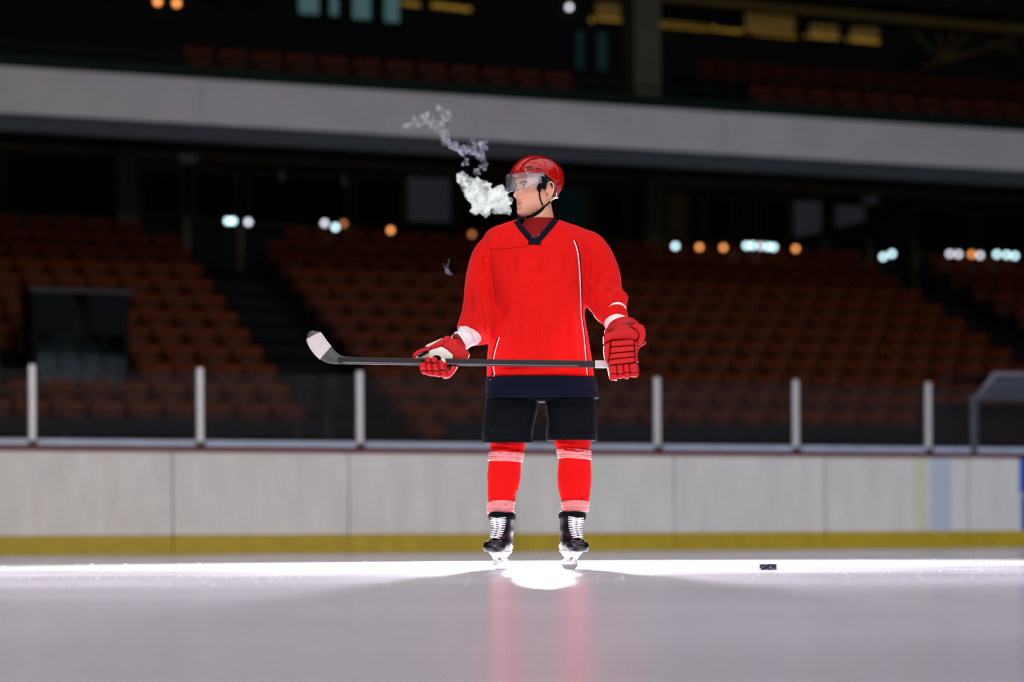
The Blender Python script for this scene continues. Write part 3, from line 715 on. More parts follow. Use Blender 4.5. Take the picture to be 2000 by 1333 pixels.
# --- shorts
p = MB()
loft_px(p, [(1055, 750, 92, .12, 0), (1056, 768, 94, .12, 0), (1057, 785, 92, .11, 0)], 8, 40)
sh_l = MB(); loft_px(sh_l, [(1000, 772, 51, .118, 0), (998, 800, 52, .128, 0), (993, 830, 50, .132, 0), (991, 852, 49.5, .133, 0), (992, 866, 49, .13, 0)], 20, 40, 2.8)
sh_r = MB(); loft_px(sh_r, [(1112, 772, 48, .125, 0), (1115, 800, 49, .13, 0), (1117.5, 830, 48, .132, 0), (1116.5, 850, 50, .133, 0), (1116.5, 861, 49.5, .13, 0)], 20, 40, 2.8)
shorts = p.build('shorts', M['black'], man, True)
for q_, pad in ((sh_l, [(950, 793), (1016, 789), (1012, 848), (948, 845)]), (sh_r, [(1080, 787), (1154, 790), (1155, 838), (1082, 840)])):
    lg = q_.build('trouser_leg', M['black'], shorts, True); bake(lg, [])
    folds(lg, [((q_.v[0].x, 0), (q_.v[0].x + 1, 1), 1, 0)], .003)
    bv = bvh_of(lg)
    N_ = 10; g = MB(); vs = []
    for a in range(N_ + 1):
        for b in range(N_ + 1):
            s_, t_ = a / N_, b / N_
            X = (pad[0][0] * (1 - s_) + pad[1][0] * s_) * (1 - t_) + (pad[3][0] * (1 - s_) + pad[2][0] * s_) * t_
            Y = (pad[0][1] * (1 - s_) + pad[1][1] * s_) * (1 - t_) + (pad[3][1] * (1 - s_) + pad[2][1] * s_) * t_
            e_ = min(a, b, N_ - a, N_ - b)
            vs.append(hit(bv, X, Y, .0 if e_ == 0 else (.007 if e_ == 1 else .010), -.13))
    g.add(vs, [(a * (N_ + 1) + b, (a + 1) * (N_ + 1) + b, (a + 1) * (N_ + 1) + b + 1, a * (N_ + 1) + b + 1) for a in range(N_) for b in range(N_)])
    g.build('thigh_pad', M['black'], lg, True)
    y_ = 853 if q_ is sh_l else 848; xa = 948 if q_ is sh_l else 1072
    ribbon(bv, [(xa, y_), (xa + 45, y_ + 2), (xa + 86, y_ + 1)], 2.0, .002, 'hem_seam', M['navy'], lg, .001)

# --- socks with tape
for side, rg, t1, t2 in (('l', [(991, 855, 34, .085, .0), (991, 872, 34, .085, .0), (989, 890, 32, .078, 0), (986, 905, 32, .072, .005), (984.5, 930, 32, .068, .01), (983.5, 945, 30.5, .066, .012), (982, 960, 29.3, .061, .012), (980.3, 975, 27.3, .055, .012), (978, 988, 25, .05, .012), (977, 1008, 24, .048, .012)], (884, 903), (981, 1005)),
                     ('r', [(1118, 850, 36, .085, .0), (1118, 866, 36, .085, .0), (1121, 884, 31.5, .078, 0), (1122, 900, 31, .072, .005), (1121.5, 922, 32.5, .068, .01), (1121.5, 940, 32.5, .068, .012), (1122, 962, 30, .06, .012), (1123.5, 982, 26, .052, .012), (1124, 1001, 23, .048, .012)], (879, 898), (981, 1002))):
    s_ = MB(); loft_px(s_, rg, 50, 40, 2.0); so = s_.build('sock', M['sock'], man, True); bake(so, [])
    x_ = rg[2][0]
    folds(so, [((x_ - 30, 872), (x_ + 30, 880), 2, -.005), ((x_ - 20, 878), (x_ + 32, 884), 2, .005), ((x_ - 30, 866), (x_ + 10, 872), 2, .003), ((x_ + 22, 960), (x_ + 10, 985), 3, -.004)], .004, 14)
    bv = bvh_of(so)
    for (ya, yb) in (t1, t2):
        tb = MB(); nn = 10; rs = []
        for k in range(nn):
            y = ya + (yb - ya) * k / (nn - 1); best = [q for q in cr_interp(rg, 60)]
            q = min(best, key=lambda r: abs(r[1] - y)); ring = []
            for i in range(40):
                t = 2 * pi * i / 40; pp = L(q[0], y + (2 * sin(t + 1) if ya < 950 else 3.5 * sin(t) * (1 if k < 3 else .3)), q[4])
                gr = .0065 + .0022 * math.sin(k * 2.4) + .0015 * noise.noise(Vector((cos(t) * 3, sin(t) * 3, k * 1.3)))
                if 0 < k < nn - 1: pass
                else: gr = .001
                pp.x += (q[2] * PX + gr) * cos(t); pp.y += (q[3] + gr) * sin(t); ring.append(pp)
            rs.append(ring)
        tb.rings(rs, False).build('tape_band', M['tape'], so, True)

# --- skates
def skate(x, yaw, rollx, lab, shiftx):
    r = empty('ice_skate', (L(x, 1112).x, .0, 0), yaw, man); r['label'] = lab
    r.rotation_euler = (0, rollx, yaw)
    b = MB()                                  # frame: -y is the toe
    def ring_z(z, hw, y0, y1, e=2.4, sx=0):
        c = (y0 + y1) / 2; hd = (y1 - y0) / 2; out = []
        for i in range(32):
            t = 2 * pi * i / 32; cc, ss = cos(t), sin(t)
            out.append((sx + hw * abs(cc) ** (2 / e) * (1 if cc >= 0 else -1), c + hd * abs(ss) ** (2 / e) * (1 if ss >= 0 else -1), z))
        return out
    R = [(.078, .034, -.13, .115), (.086, .041, -.145, .12), (.105, .046, -.15, .122), (.122, .046, -.142, .122), (.137, .045, -.10, .12), (.155, .046, -.068, .112), (.175, .049, -.052, .105), (.2, .050, -.045, .10), (.225, .053, -.045, .098), (.245, .055, -.05, .10), (.262, .055, -.055, .102)]
    b.rings([ring_z(z, hw, y0, y1, 2.3) for z, hw, y0, y1 in cr_interp(R, 36)])
    boot = b.build('boot', M['blackplastic'], r, True); bake(boot, [])
    c = MB(); c.rings([ring_z(z, hw, y0, y1, 2.3) for z, hw, y0, y1 in cr_interp([(.082, .040, -.158, -.07), (.088, .050, -.166, -.07), (.105, .053, -.168, -.07), (.122, .049, -.158, -.07), (.132, .040, -.135, -.07), (.137, .028, -.12, -.07)], 14)])
    tc_ = c.build('toe_cap', M['blackplastic'], r, True)
    c = MB(); c.rings([ring_z(z, hw, y0, y1, 2.2) for z, hw, y0, y1 in [(.228, .0565, -.052, .103), (.236, .061, -.060, .106), (.252, .061, -.063, .107), (.262, .058, -.058, .104)]])
    c.build('ankle_cuff', M['black'], r, True)
    # tongue and laces
    tg = MB(); tg.tube([(0, -.112, .138), (0, -.082, .155), (0, -.062, .178), (0, -.052, .205), (0, -.052, .235), (0, -.066, .262)], [.022, .026, .028, .03, .032, .034], 10, .010, up=(0, 1, .2)); tg.build('tongue', M['black'], r, True)
    lc = MB(); nl = 9
    for k in range(nl):
        f = k / (nl - 1); z = .142 + .085 * f; y = -.112 + .060 * min(1, f * 1.9) ** .75 - .012; w_ = .024 + .012 * f
        z2 = z + .009
        for sgn in (-1, 1):
            lc.tube([(-sgn * w_, y + .012, z), (-sgn * w_ * .4, y - .002, z + .003), (sgn * w_ * .4, y - .003, z2), (sgn * w_, y + .012, z2 + .002)], .0030, 6)
    lcs = lc.build('laces', M['lace'], r, True)
    kn = MB(); kn.sphere((.012, -.073, .226), (.012, .006, .007)); kn.sphere((-.010, -.073, .226), (.010, .005, .005)); kn.tube([(.0, -.075, .226), (.014, -.078, .205), (.02, -.075, .19)], .0025, 6)
    kn.build('lace_knot', M['lace'], lcs, True)
    # white holder with two towers and the steel runner
    hd = MB()
    for y0, y1 in ((-.125, -.055), (.025, .09)):
        hd.rings([ring_z(z, hw, ya, yb, 3) for z, hw, ya, yb in [(.026, .007, y0 + .008, y1 - .012), (.045, .010, y0 + .006, y1 - .008), (.062, .018, y0, y1), (.080, .034, y0 - .008, y1 + .008)]])
    hd.rings([ring_z(z, hw, -.15, .125, 3) for z, hw in [(.020, .006), (.03, .008), (.042, .006)]])
    hd.rings([ring_z(z, hw, -.145, .12, 3) for z, hw in [(.072, .030), (.082, .040)]])
    hol = hd.build('blade_holder', M['holder'], r, True)
    for (yy, zz) in ((-.095, .05), (.07, .05)):
        for sx in (-1, 1): MB().tube([(sx * .0125, yy, zz), (sx * .0145, yy, zz)], .007, 10).build('bolt', M['steel_dark'], hol, True)
    ru = MB(); pts = []
    for k in range(17):
        y = -.155 + .29 * k / 16; zb_ = .0 + .018 * max(0, abs((k - 8) / 8) - .72) / .28 ** 1 * .8; pts.append((y, zb_))
    ru.prism([(-.002, y, z) for y, z in pts] + [(-.002, .135, .026), (-.002, -.155, .026)], (.004, 0, 0)); ru.build('runner', M['steel'], r)
    st = MB()
    for sx in (-1, 1): st.prism([(sx * .0435, -.02, .10), (sx * .0425, .045, .094), (sx * .0425, .055, .105), (sx * .0435, -.005, .122)], (sx * .003, 0, 0))
    st.build('side_stripe', M['holder'], r)
    return r
skate(979, radians(-14), radians(0), 'black skate with white laces, toe turned to the left', 0)
skate(1111, radians(13), radians(5.5), 'black skate with white laces, toe turned to the right', 0)

# --- head, neck (skin)
HS = 1.12; HYAW = radians(60)
ho = L(1050, 366.5, 0.0)                         # eye height on the ear axis
Fh = Vector((-sin(HYAW), -cos(HYAW), 0)); Xh = Vector((cos(HYAW), -sin(HYAW), 0))   # forward, his left (towards the lens side)
HM = Matrix(((Xh.x, Fh.x, 0, ho.x), (Xh.y, Fh.y, 0, ho.y), (0, 0, 1, ho.z), (0, 0, 0, 1))) @ Matrix.Scale(HS, 4)
HMI = HM.inverted()
def hp(x, y, z): return HM @ Vector((x, y, z))
zs = [-.122, -.116, -.105, -.09, -.07, -.045, -.02, 0, .03, .06, .085, .102, .11]
ws = [.018, .030, .041, .051, .060, .067, .072, .075, .077, .072, .056, .036, .008]
fs_ = [.078, .088, .0925, .090, .0925, .0925, .091, .091, .097, .088, .065, .04, .012]
bs_ = [.050, .035, .012, -.012, -.045, -.068, -.082, -.09, -.095, -.088, -.068, -.042, -.012]
def G(x, s): return exp(-(x / s) ** 2)
def face_push(x, z, ax):
    ax = abs(x); p = 0
    # nose
    if z < .02:
        hgt = lin_interp([-.053, -.048, -.043, -.036, -.015, .004, .018], [0, .012, .0230, .0238, .013, .004, 0], z)
        wdt = lin_interp([-.05, -.042, -.03, -.01, .01], [.0135, .0135, .0115, .0085, .008], z)
        p += hgt * G(x, wdt)
    p += .006 * G(ax - .0135, .006) * G(z + .042, .006)          # nostril wings
    p -= .013 * G(ax - .031, .0155) * G(z + .001, .0125)          # sockets
    p += .0055 * G(ax - .028, .02) * G(z - .0165, .007)             # brow ridge
    p += .0045 * G(ax - .045, .015) * G(z + .030, .014)            # cheek bones
    p -= .003 * G(ax - .04, .014) * G(z + .068, .014)
    p += .0050 * G(x, .02) * G(z + .0635, .0042) + .0052 * G(x, .017) * G(z + .0765, .0048)
    p -= .0042 * G(x, .023) * G(z + .0698, .0017)
    p -= .0045 * G(x, .018) * G(z + .089, .0055) + .0014 * G(x, .004) * G(z + .055, .006)
    p += .0060 * G(x, .016) * G(z + .108, .010)
    return p
hd_ = MB(); nz_, na = 110, 110; rs = []
for k in range(nz_):
    z = -.122 + .232 * k / (nz_ - 1)
    wv, fv, bv_ = lin_interp(zs, ws, z), lin_interp(zs, fs_, z), lin_interp(zs, bs_, z)
    cy = bv_ * .55 + fv * .45; ring = []
    for i in range(na):
        t = 2 * pi * i / na; c, s = cos(t), sin(t)
        e = 2.15 if s > 0 else 2.0
        x = wv * abs(c) ** (2 / e) * (1 if c >= 0 else -1)
        y = cy + (fv - cy if s > 0 else cy - bv_) * abs(s) ** (2 / e) * (1 if s >= 0 else -1)
        if s > 0: y += face_push(x, z, 0) * min(1, s * 1.8) ** .5
        ring.append(hp(x, y, z))
    rs.append(ring)
hd_.rings(rs)
# ears
for sx in (-1, 1):
    base = Vector((sx * .076, -.006, -.018))
    rot = Matrix.Rotation(radians(sx * -18), 3, 'Z') @ Matrix.Rotation(radians(-10), 3, 'X')
    pth = [(-.004, .010, -.012), (.003, .013, .006), (.008, .010, .022), (.012, -.004, .030), (.013, -.018, .024), (.012, -.022, .008), (.009, -.018, -.010), (.006, -.008, -.024), (.002, .004, -.030), (-.004, .008, -.026)]
    q = cr_interp(pth, 26)
    hd_.tube([HM @ (base + rot @ Vector((a * sx, b, c))) for a, b, c in q], .0042 * HS, 8)
    hd_.sphere(HM @ (base + Vector((sx * .002, -.004, .0))), (.006 * HS, .016 * HS, .026 * HS), 14, 10, (HM.to_3x3() @ rot).normalized())
    hd_.sphere(HM @ (base + Vector((sx * .004, .008, -.004))), .0045 * HS)
# neck and the top of the trunk
loft_px(hd_, [(1056, 375, 20, .052, .015), (1055, 395, 21, .055, .015), (1054, 415, 26, .058, .015), (1054, 432, 30, .062, .015), (1053, 450, 40, .075, .015), (1050, 475, 60, .09, .015), (1050, 520, 66, .09, .01)], 26, 36, 2.0)
body = hd_.build('body', M['skin'], man, True)
bake(body, [('REMESH', dict(mode='VOXEL', voxel_size=.0023)), ('SMOOTH', dict(factor=.5, iterations=2))])
me = body.data; ca = me.color_attributes.new('Col', 'FLOAT_COLOR', 'POINT')
S1 = Vector(lin((214, 158, 130))); LIP = Vector(lin((178, 104, 92))); BRD = Vector(lin((172, 122, 100))); DK = Vector(lin((60, 38, 28))); CHK = Vector(lin((214, 140, 118)))
for i, v in enumerate(me.vertices):
    q = HMI @ v.co; c = S1.copy(); ax = abs(q.x)
    if q.y > .03:
        c = c.lerp(CHK, .6 * G(ax - .042, .02) * G(q.z + .035, .02)); c = c.lerp(CHK, .6 * G(q.x, .013) * G(q.z + .038, .01))
        c = c.lerp(BRD, .65 * max(G(q.x, .035) * G(q.z + .058, .007), min(1, G(q.z + .105, .022) * 1.3) * (1 if ax < .06 else .6)))
        lip = G(q.x / .024, 1) ** 3 * 0 + (1 if ax < .022 * sqrt(max(0, 1 - ((q.z + .0705) / .0125) ** 2)) else 0)
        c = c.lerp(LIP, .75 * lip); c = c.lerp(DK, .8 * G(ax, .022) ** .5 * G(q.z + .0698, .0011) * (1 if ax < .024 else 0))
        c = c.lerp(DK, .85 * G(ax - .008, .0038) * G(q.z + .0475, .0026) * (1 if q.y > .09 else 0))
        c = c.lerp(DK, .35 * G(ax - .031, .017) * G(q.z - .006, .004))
    ca.data[i].color = (*c, 1)
bb = bvh_of(body)
# eyes, brows, hair
for sx in (-1, 1):
    e0 = Vector((sx * .031, .0728, .0005)); MB().sphere(hp(*e0), .0122 * HS, 18, 12).build('eyeball', M['eyewhite'], body, True)
    gz = Vector((.10 * sx * 0 + .0, 1, -.03)).normalized(); MB().sphere(hp(*(e0 + gz * .0082)), .0066 * HS, 12, 8).build('iris', M['iris'], body, True)
    for zz, nm, rr2, mm in ((.0065, 'upper_eyelid', .0026, 'skin'), (-.0062, 'lower_eyelid', .0022, 'skin'), (.0042, 'eyelash', .0009, 'hair')):
        pts = []
        for k in range(11):
            t = -1 + 2 * k / 10; hgt = zz * (1 - t * t * .85); ang = t * .95
            pts.append(hp(e0.x + sin(ang) * .0165, e0.y + cos(ang) * .0128 - .0015, e0.z + hgt))
        o = MB().tube(pts, rr2 * HS, 8).build(nm, M[mm], body, True)
        if mm == 'skin':
            cl = o.data.color_attributes.new('Col', 'FLOAT_COLOR', 'POINT')
            for d_ in cl.data: d_.color = (*lin((190, 134, 110)), 1)
    pts = [(sx * a, b, c) for a, b, c in ((.011, .100, .0095), (.020, .1015, .0125), (.030, .100, .0148), (.040, .093, .0150), (.049, .083, .0115))]
    pp = []
    for a, b, c in pts:
        o_ = hp(a, .16, c); d_ = (hp(a * .9, 0, c) - o_).normalized(); h_ = bb.ray_cast(o_, d_); pp.append((h_[0] if h_[0] else hp(a, b, c)))
    pp = cr_interp([tuple(q) for q in pp], 14)
    MB().tube(pp, [(.0012 + .0032 * sin(pi * min(1, .25 + .75 * k / 13))) * HS for k in range(14)], 8, .0022, up=tuple(Fh)).build('eyebrow', M['hair'], body, True)
hr = MB(); rs = []
for k in range(14):
    zz = -.045 + .13 * k / 13; ring = []
    for i in range(40):
        t = pi * 1.06 + pi * .88 * i / 39 if zz < -.01 else pi * .93 + pi * 1.14 * i / 39
        wv, fv, bv_ = lin_interp(zs, ws, zz), lin_interp(zs, fs_, zz), lin_interp(zs, bs_, zz); cy = bv_ * .55 + fv * .45
        ring.append(hp((wv + .004) * cos(t), cy + ((fv - cy) if sin(t) > 0 else (cy - bv_ + .004)) * sin(t), zz))
    rs.append(ring)
n0 = len(rs[0]); vs = [p for r in rs for p in r]
hr.add(vs, [(k * n0 + i, k * n0 + i + 1, (k + 1) * n0 + i + 1, (k + 1) * n0 + i) for k in range(13) for i in range(n0 - 1)])
ho_ = hr.build('hair', M['hair'], body, True); sm = ho_.modifiers.new('s', 'SOLIDIFY'); sm.thickness = .006; sm.offset = -1
# sideburn
MB().tube([hp(.0755, .018, .02), hp(.0755, .016, .0), hp(.0735, .015, -.018)], [.010, .008, .004], 8, .003, up=tuple(Xh)).build('sideburn', M['hair'], body, True)

# --- helmet
he = MB(); NA, NT = 96, 30
def rim(t):                                    # rim height round the head, t = 90 deg is the front
    f = sin(t); s = abs(cos(t))
    if f > 0: return .040 - .006 * s + .012 * (1 - f) * s
    return lin_interp([0, .25, .5, 1], [.036, .020, -.028, -.045], -f)
HC = Vector((0, .005, .030))
def hpt(t, ph, off=0):
    rx, ry, rz = .0925 + off, .117 + off, .098 + off
    c, s = cos(t), sin(t)
    x = rx * cos(ph) * abs(c) ** .92 * (1 if c >= 0 else -1); y = ry * cos(ph) * abs(s) ** .92 * (1 if s >= 0 else -1); z = rz * sin(ph)
    bul = .004 * G(x, .018) * (1 if z > 0 else .3) + .0035 * G(abs(x) - .055, .010) * (1 if ph > .25 else 0) - .003 * G(abs(x) - .034, .008)
    k = 1 + bul / .1
    return HC + Vector((x * k, y * k, z * k))
rs = []
for k in range(NT):
    ring = []
    for i in range(NA):
        t = 2 * pi * i / NA; zr = rim(t) - HC.z
        ph_r = math.asin(max(-.95, min(.95, zr / .099))); ph = ph_r + (pi / 2 * .995 - ph_r) * (k / (NT - 1))
        p_ = hpt(t, ph)
        if k == 0: p_ += Vector((p_.x, p_.y, 0)).normalized() * .003
        ring.append(HM @ p_)
    rs.append(ring)
he.rings(rs, False); he.f.append(tuple(range((NT - 1) * NA, NT * NA)))
hel = he.build('helmet', M['helmet'], man, True)
bake(hel, [('SOLIDIFY', dict(thickness=.007, offset=-1))])
hb = bvh_of(hel)
# overlapping rear shell ridge, vents, screws
for nm, pts, w_, th_, mm in (('vent', [(1025, 328), (1032, 326.6), (1040, 326.5)], 3.2, .002, 'helmetdark'), ('vent', [(1028, 333), (1034, 331.6), (1041, 331.4)], 3.6, .002, 'helmetdark'),
                         ('vent', [(1045, 329), (1052, 330), (1058, 331.5)], 3.0, .002, 'helmetdark'), ('vent', [(1041, 312.5), (1046, 311), (1050, 311.5)], 3.2, .002, 'helmetdark'),
                         ('vent', [(1086, 362), (1089, 361), (1091, 359)], 3, .002, 'helmetdark'), ('vent', [(1085.5, 368), (1087, 369.5)], 4, .002, 'helmetdark'),
                         ('shell_ridge', [(1058, 306), (1064, 318), (1068, 332), (1070, 346)], 2.4, .003, 'helmet'), ('shell_ridge', [(1003, 328), (1020, 319), (1040, 317), (1058, 323)], 2.0, .003, 'helmet'),
                         ('shell_ridge', [(1000, 337), (1022, 335), (1045, 336), (1062, 343)], 2.2, .003, 'helmet'), ('shell_ridge', [(1075, 312), (1086, 326), (1092, 342)], 2.4, .003, 'helmet'), ('shell_ridge', [(1068, 353), (1080, 354), (1092, 352)], 2.2, .003, 'helmet')):
    ribbon(hb, pts, w_, th_, nm, M[mm], hel, 0, 14, -.05)
# black side plate that carries the visor and strap
pl = [(1053, 343), (1058, 343), (1068, 348), (1068.5, 357), (1066.5, 368), (1061, 368), (1058, 365), (1056, 373), (1050, 371), (1048, 366), (1051, 362)]
MB().prism([L(x_, y_, -.115) for x_, y_ in pl], (0, .045, 0)).build('side_plate', M['black'], hel, bevel=.002)
MB().prism([2 * HM @ Vector((0, 0, 0)) - HM @ Vector((0, 0, 0)) + (Xh * -(.094) * HS) + Fh * a + UP * b for a, b in ((.0, .045), (.05, .045), (.05, 0), (.0, 0))], Xh * .006).build('side_plate', M['black'], hel)
# visor
vz = MB(); rs0 = []
for k in range(9):
    row = []
    for i in range(41):
        t = radians(4 + 172 * i / 40); u_ = abs(cos(t))
        ztop = .046; zbot = lin_interp([0, .5, .85, 1], [-.031, -.027, -.012, .008], u_)
        zz = ztop + (zbot - ztop) * k / 8; sc_ = 1 + .035 * (k / 8) * (1 - u_)
        row.append(hp(.099 * cos(t), .012 + .128 * sin(t) * sc_, zz))
    rs0.append(row)
vs = [p for r in rs0 for p in r]
vz.add(vs, [(k * 41 + i, k * 41 + i + 1, (k + 1) * 41 + i + 1, (k + 1) * 41 + i) for k in range(8) for i in range(40)])
vo = vz.build('visor', M['visor'], hel, True); sm = vo.modifiers.new('s', 'SOLIDIFY'); sm.thickness = .0022
MB().tube(rs0[8], .0010, 6).build('visor_edge', M['sill'], vo, True)
for i in (8, 20, 32): MB().sphere(rs0[0][i] + Vector((0, 0, -.006)), .003, 8, 6).build('screw', M['steel'], vo, True)
# chin strap
st = MB()
def strap(pts, w_, n=20, th=.0022):
    q = cr_interp(pts, n); st.tube([hit(bb, a, b, .002, -.05) for a, b in q], w_ * PX / 2, 8, th)
strap([(1028, 422), (1036, 422), (1046, 418), (1055, 411), (1062, 403)], 7.5)
strap([(1054, 370), (1053.5, 380), (1056, 392), (1060, 401)], 3)
strap([(1060, 404), (1068, 399), (1074, 393)], 4.5)
st.tube([L(1073, 395, .0), L(1078, 390, .03), L(1082, 385, .05)], .0055, 8, .002)
st.build('chin_strap', M['black'], hel, True)
MB().sphere(L(1086, 386, .03), (.012, .010, .006), 12, 8).build('size_dial', M['white'], hel, True)

# --- gloves
def slab(pts, d, thick, name, m, parent, bev=.006, sub=0):
    P = [L(x, y, d) for x, y in pts]
    o = MB().prism(P, (0, thick, 0)).build(name, m, parent, True)
    md = [('BEVEL', dict(width=bev, segments=4, limit_method='ANGLE', angle_limit=radians(50)))]
    bake(o, md); return o
def C3(x, y): return (1080 + x / 5.555, 540 + y / 5.555)
def C2(x, y): return (780 + x / 6.06, 580 + y / 6.06)
# the glove at the right of the picture, back of the hand to the lens
g = MB()
tube_px(g, [(*C3(760, 560), -.21, 31, 26), (*C3(770, 620), -.24, 37, 30), (*C3(755, 700), -.26, 36, 26), (*C3(745, 800), -.285, 32, 20), (*C3(750, 900), -.30, 30, 19), (*C3(765, 970), -.305, 30, 18)], 26)
gl = g.build('glove', M['redmesh'], man, True); gl['label'] = 'red glove with its padded back to the camera, holding the stick end'
slab([C3(*p) for p in ((578, 612), (620, 560), (740, 510), (850, 492), (900, 505), (820, 545), (700, 575), (610, 600))], -.30, .05, 'cuff_pad', M['gloveedge'], gl, .006)
slab([C3(*p) for p in ((552, 740), (548, 650), (575, 610), (700, 578), (830, 550), (905, 585), (935, 640), (900, 690), (640, 690))], -.345, .07, 'cuff_pad', M['redmesh'], gl, .010)
slab([C3(*p) for p in ((830, 540), (900, 505), (975, 525), (1004, 570), (1010, 640), (985, 700), (935, 755), (905, 720), (935, 640), (905, 585))], -.33, .08, 'cuff_pad', M['redmesh'], gl, .010)
slab([C3(*p) for p in ((915, 765), (990, 700), (1015, 700), (1010, 725), (950, 765), (912, 790))], -.30, .05, 'thumb', M['redmesh'], gl, .005)
for q in ([(632, 702), (880, 685), (884, 745), (628, 762)], [(626, 768), (884, 751), (886, 808), (620, 835)], [(618, 841), (886, 814), (888, 868), (612, 900)], [(610, 906), (888, 874), (890, 930), (604, 962)]):
    slab([C3(*p) for p in q], -.366, .06, 'back_roll', M['redmesh'], gl, .009)
slab([C3(*p) for p in ((556, 745), (625, 705), (615, 830), (600, 962), (560, 880), (552, 800))], -.355, .06, 'side_pad', M['redmesh'], gl, .008)
slab([C3(*p) for p in ((890, 690), (925, 740), (908, 800), (905, 928), (893, 932), (890, 800))], -.352, .06, 'side_pad', M['redmesh'], gl, .004)
slab([C3(*p) for p in ((604, 950), (920, 930), (940, 1010), (925, 1070), (690, 1105), (640, 1090), (610, 1040))], -.340, .07, 'hand_body', M['gloveedge'], gl, .01)
for (xa, xb, y0, y1, y2) in ((604, 688, 968, 1046, 1128), (692, 758, 962, 1050, 1110), (762, 826, 955, 1034, 1112), (831, 915, 946, 1036, 1092)):
    dx_ = 14 if xa < 800 else 24
    fg = slab([C3(xa, y0), C3(xb, y0 - 6), C3(xb + 8, y1), C3(xa + 8, y1 + 4)], -.362, .045, 'finger', M['redmesh'], gl, .008)
    slab([C3(xa + 8, y1 + 8), C3(xb + 10, y1 + 3), C3(xb + dx_, y2 - 30), C3(xb + 2, y2 - 4), C3(xa + 30, y2), C3(xa + 14, y2 - 20)], -.350, .06, 'finger_tip', M['redmesh'], fg, .009)
slab([C3(*p) for p in ((596, 990), (610, 1080), (660, 1125), (700, 1130), (640, 1060), (606, 985))], -.335, .05, 'palm_edge', M['palm'], gl, .005)

# the glove at the left of the picture, palm up round the shaft
g = MB()
tube_px(g, [(*C2(700, 560), -.20, 16, 14), (*C2(650, 610), -.225, 23, 14), (*C2(560, 660), -.245, 26, 13), (*C2(430, 690), -.25, 20, 12), (*C2(330, 720), -.255, 14, 11)], 20)
gr_ = g.build('glove', M['redmesh'], man, True); gr_['label'] = 'red glove with pale palm gripping the shaft'
slab([C2(*p) for p in ((620, 470), (640, 440), (690, 432), (745, 500), (756, 560), (745, 595), (700, 560), (690, 500))], -.235, .06, 'cuff_pad', M['gloveedge'], gr_, .006)
slab([C2(*p) for p in ((520, 560), (600, 478), (690, 505), (700, 570), (760, 596), (810, 640), (832, 685), (800, 742), (640, 742), (640, 690), (575, 630), (500, 588))], -.297, .07, 'cuff_pad', M['redmesh'], gr_, .010)
slab([C2(*p) for p in ((355, 585), (480, 520), (550, 460), (612, 468), (600, 500), (530, 562), (500, 582), (370, 632))], -.29, .06, 'cuff_pad', M['redmesh'], gr_, .008)
slab([C2(*p) for p in ((305, 580), (340, 562), (505, 488), (510, 500), (360, 590))], -.27, .05, 'cuff_lining', M['palm'], gr_, .004)
slab([C2(*p) for p in ((340, 640), (500, 588), (560, 622), (640, 690), (628, 742), (470, 745), (300, 745), (205, 762), (180, 740), (215, 715))], -.297, .05, 'palm', M['palm'], gr_, .010)
slab([C2(*p) for p in ((150, 712), (165, 670), (215, 630), (300, 600), (365, 605), (355, 640), (230, 668), (190, 720), (170, 742))], -.31, .06, 'thumb', M['redmesh'], gr_, .008)
slab([C2(*p) for p in ((215, 690), (345, 638), (352, 656), (232, 716))], -.318, .03, 'thumb_strip', M['black'], gr_, .003)
slab([C2(*p) for p in ((390, 705), (430, 690), (480, 700), (500, 740), (470, 755), (430, 715))], -.325, .02, 'finger_lining', M['black'], gr_, .004)
slab([C2(*p) for p in ((245, 760), (295, 750), (300, 790), (240, 790))], -.335, .03, 'finger_lining', M['black'], gr_, .004)
slab([C2(*p) for p in ((228, 775), (500, 745), (575, 880), (560, 945), (330, 928), (245, 860))], -.340, .05, 'hand_body', M['gloveedge'], gr_, .008)
for (xa, xb, ys, xs2) in ((222, 298, (775, 865, 915), 20), (304, 368, (706, 780, 868, 936), 14), (374, 446, (712, 782, 870, 946), 18), (440, 512, (758, 862, 952), 30)):
    fg = None
    for k in range(len(ys) - 1):
        y0, y1 = ys[k], ys[k + 1]; sh0 = xs2 * (k if len(ys) == 4 else k + 1) * .55; sh1 = sh0 + xs2 * (.55 if y1 > 800 else .1) + (16 if k == len(ys) - 2 else 0)
        o = slab([C2(xa + sh0, y0 + 3), C2(xb + sh0, y0 + 3), C2(xb + sh1, y1 - 3 + 6), C2(xa + sh1, y1 - 3 - 4)], -.365 + .016 * max(0, k - (len(ys) - 3)), .05, 'finger' if fg is None else 'finger_segment', M['redmesh'], gr_ if fg is None else fg, .009)
        if fg is None: fg = o
slab([C2(*p) for p in ((500, 740), (540, 730), (562, 770), (560, 830), (590, 880), (640, 830), (690, 818), (640, 900), (590, 950), (530, 962), (500, 950), (540, 900), (520, 830))], -.335, .08, 'heel_pad', M['redmesh'], gr_, .008)
slab([C2(*p) for p in ((484, 745), (515, 722), (545, 740), (540, 790), (515, 770))], -.352, .03, 'finger_lining', M['palm'], gr_, .004)
slab([C2(*p) for p in ((552, 800), (580, 790), (640, 815), (600, 870), (572, 878))], -.30, .03, 'palm', M['gloveedge'], gr_, .004)

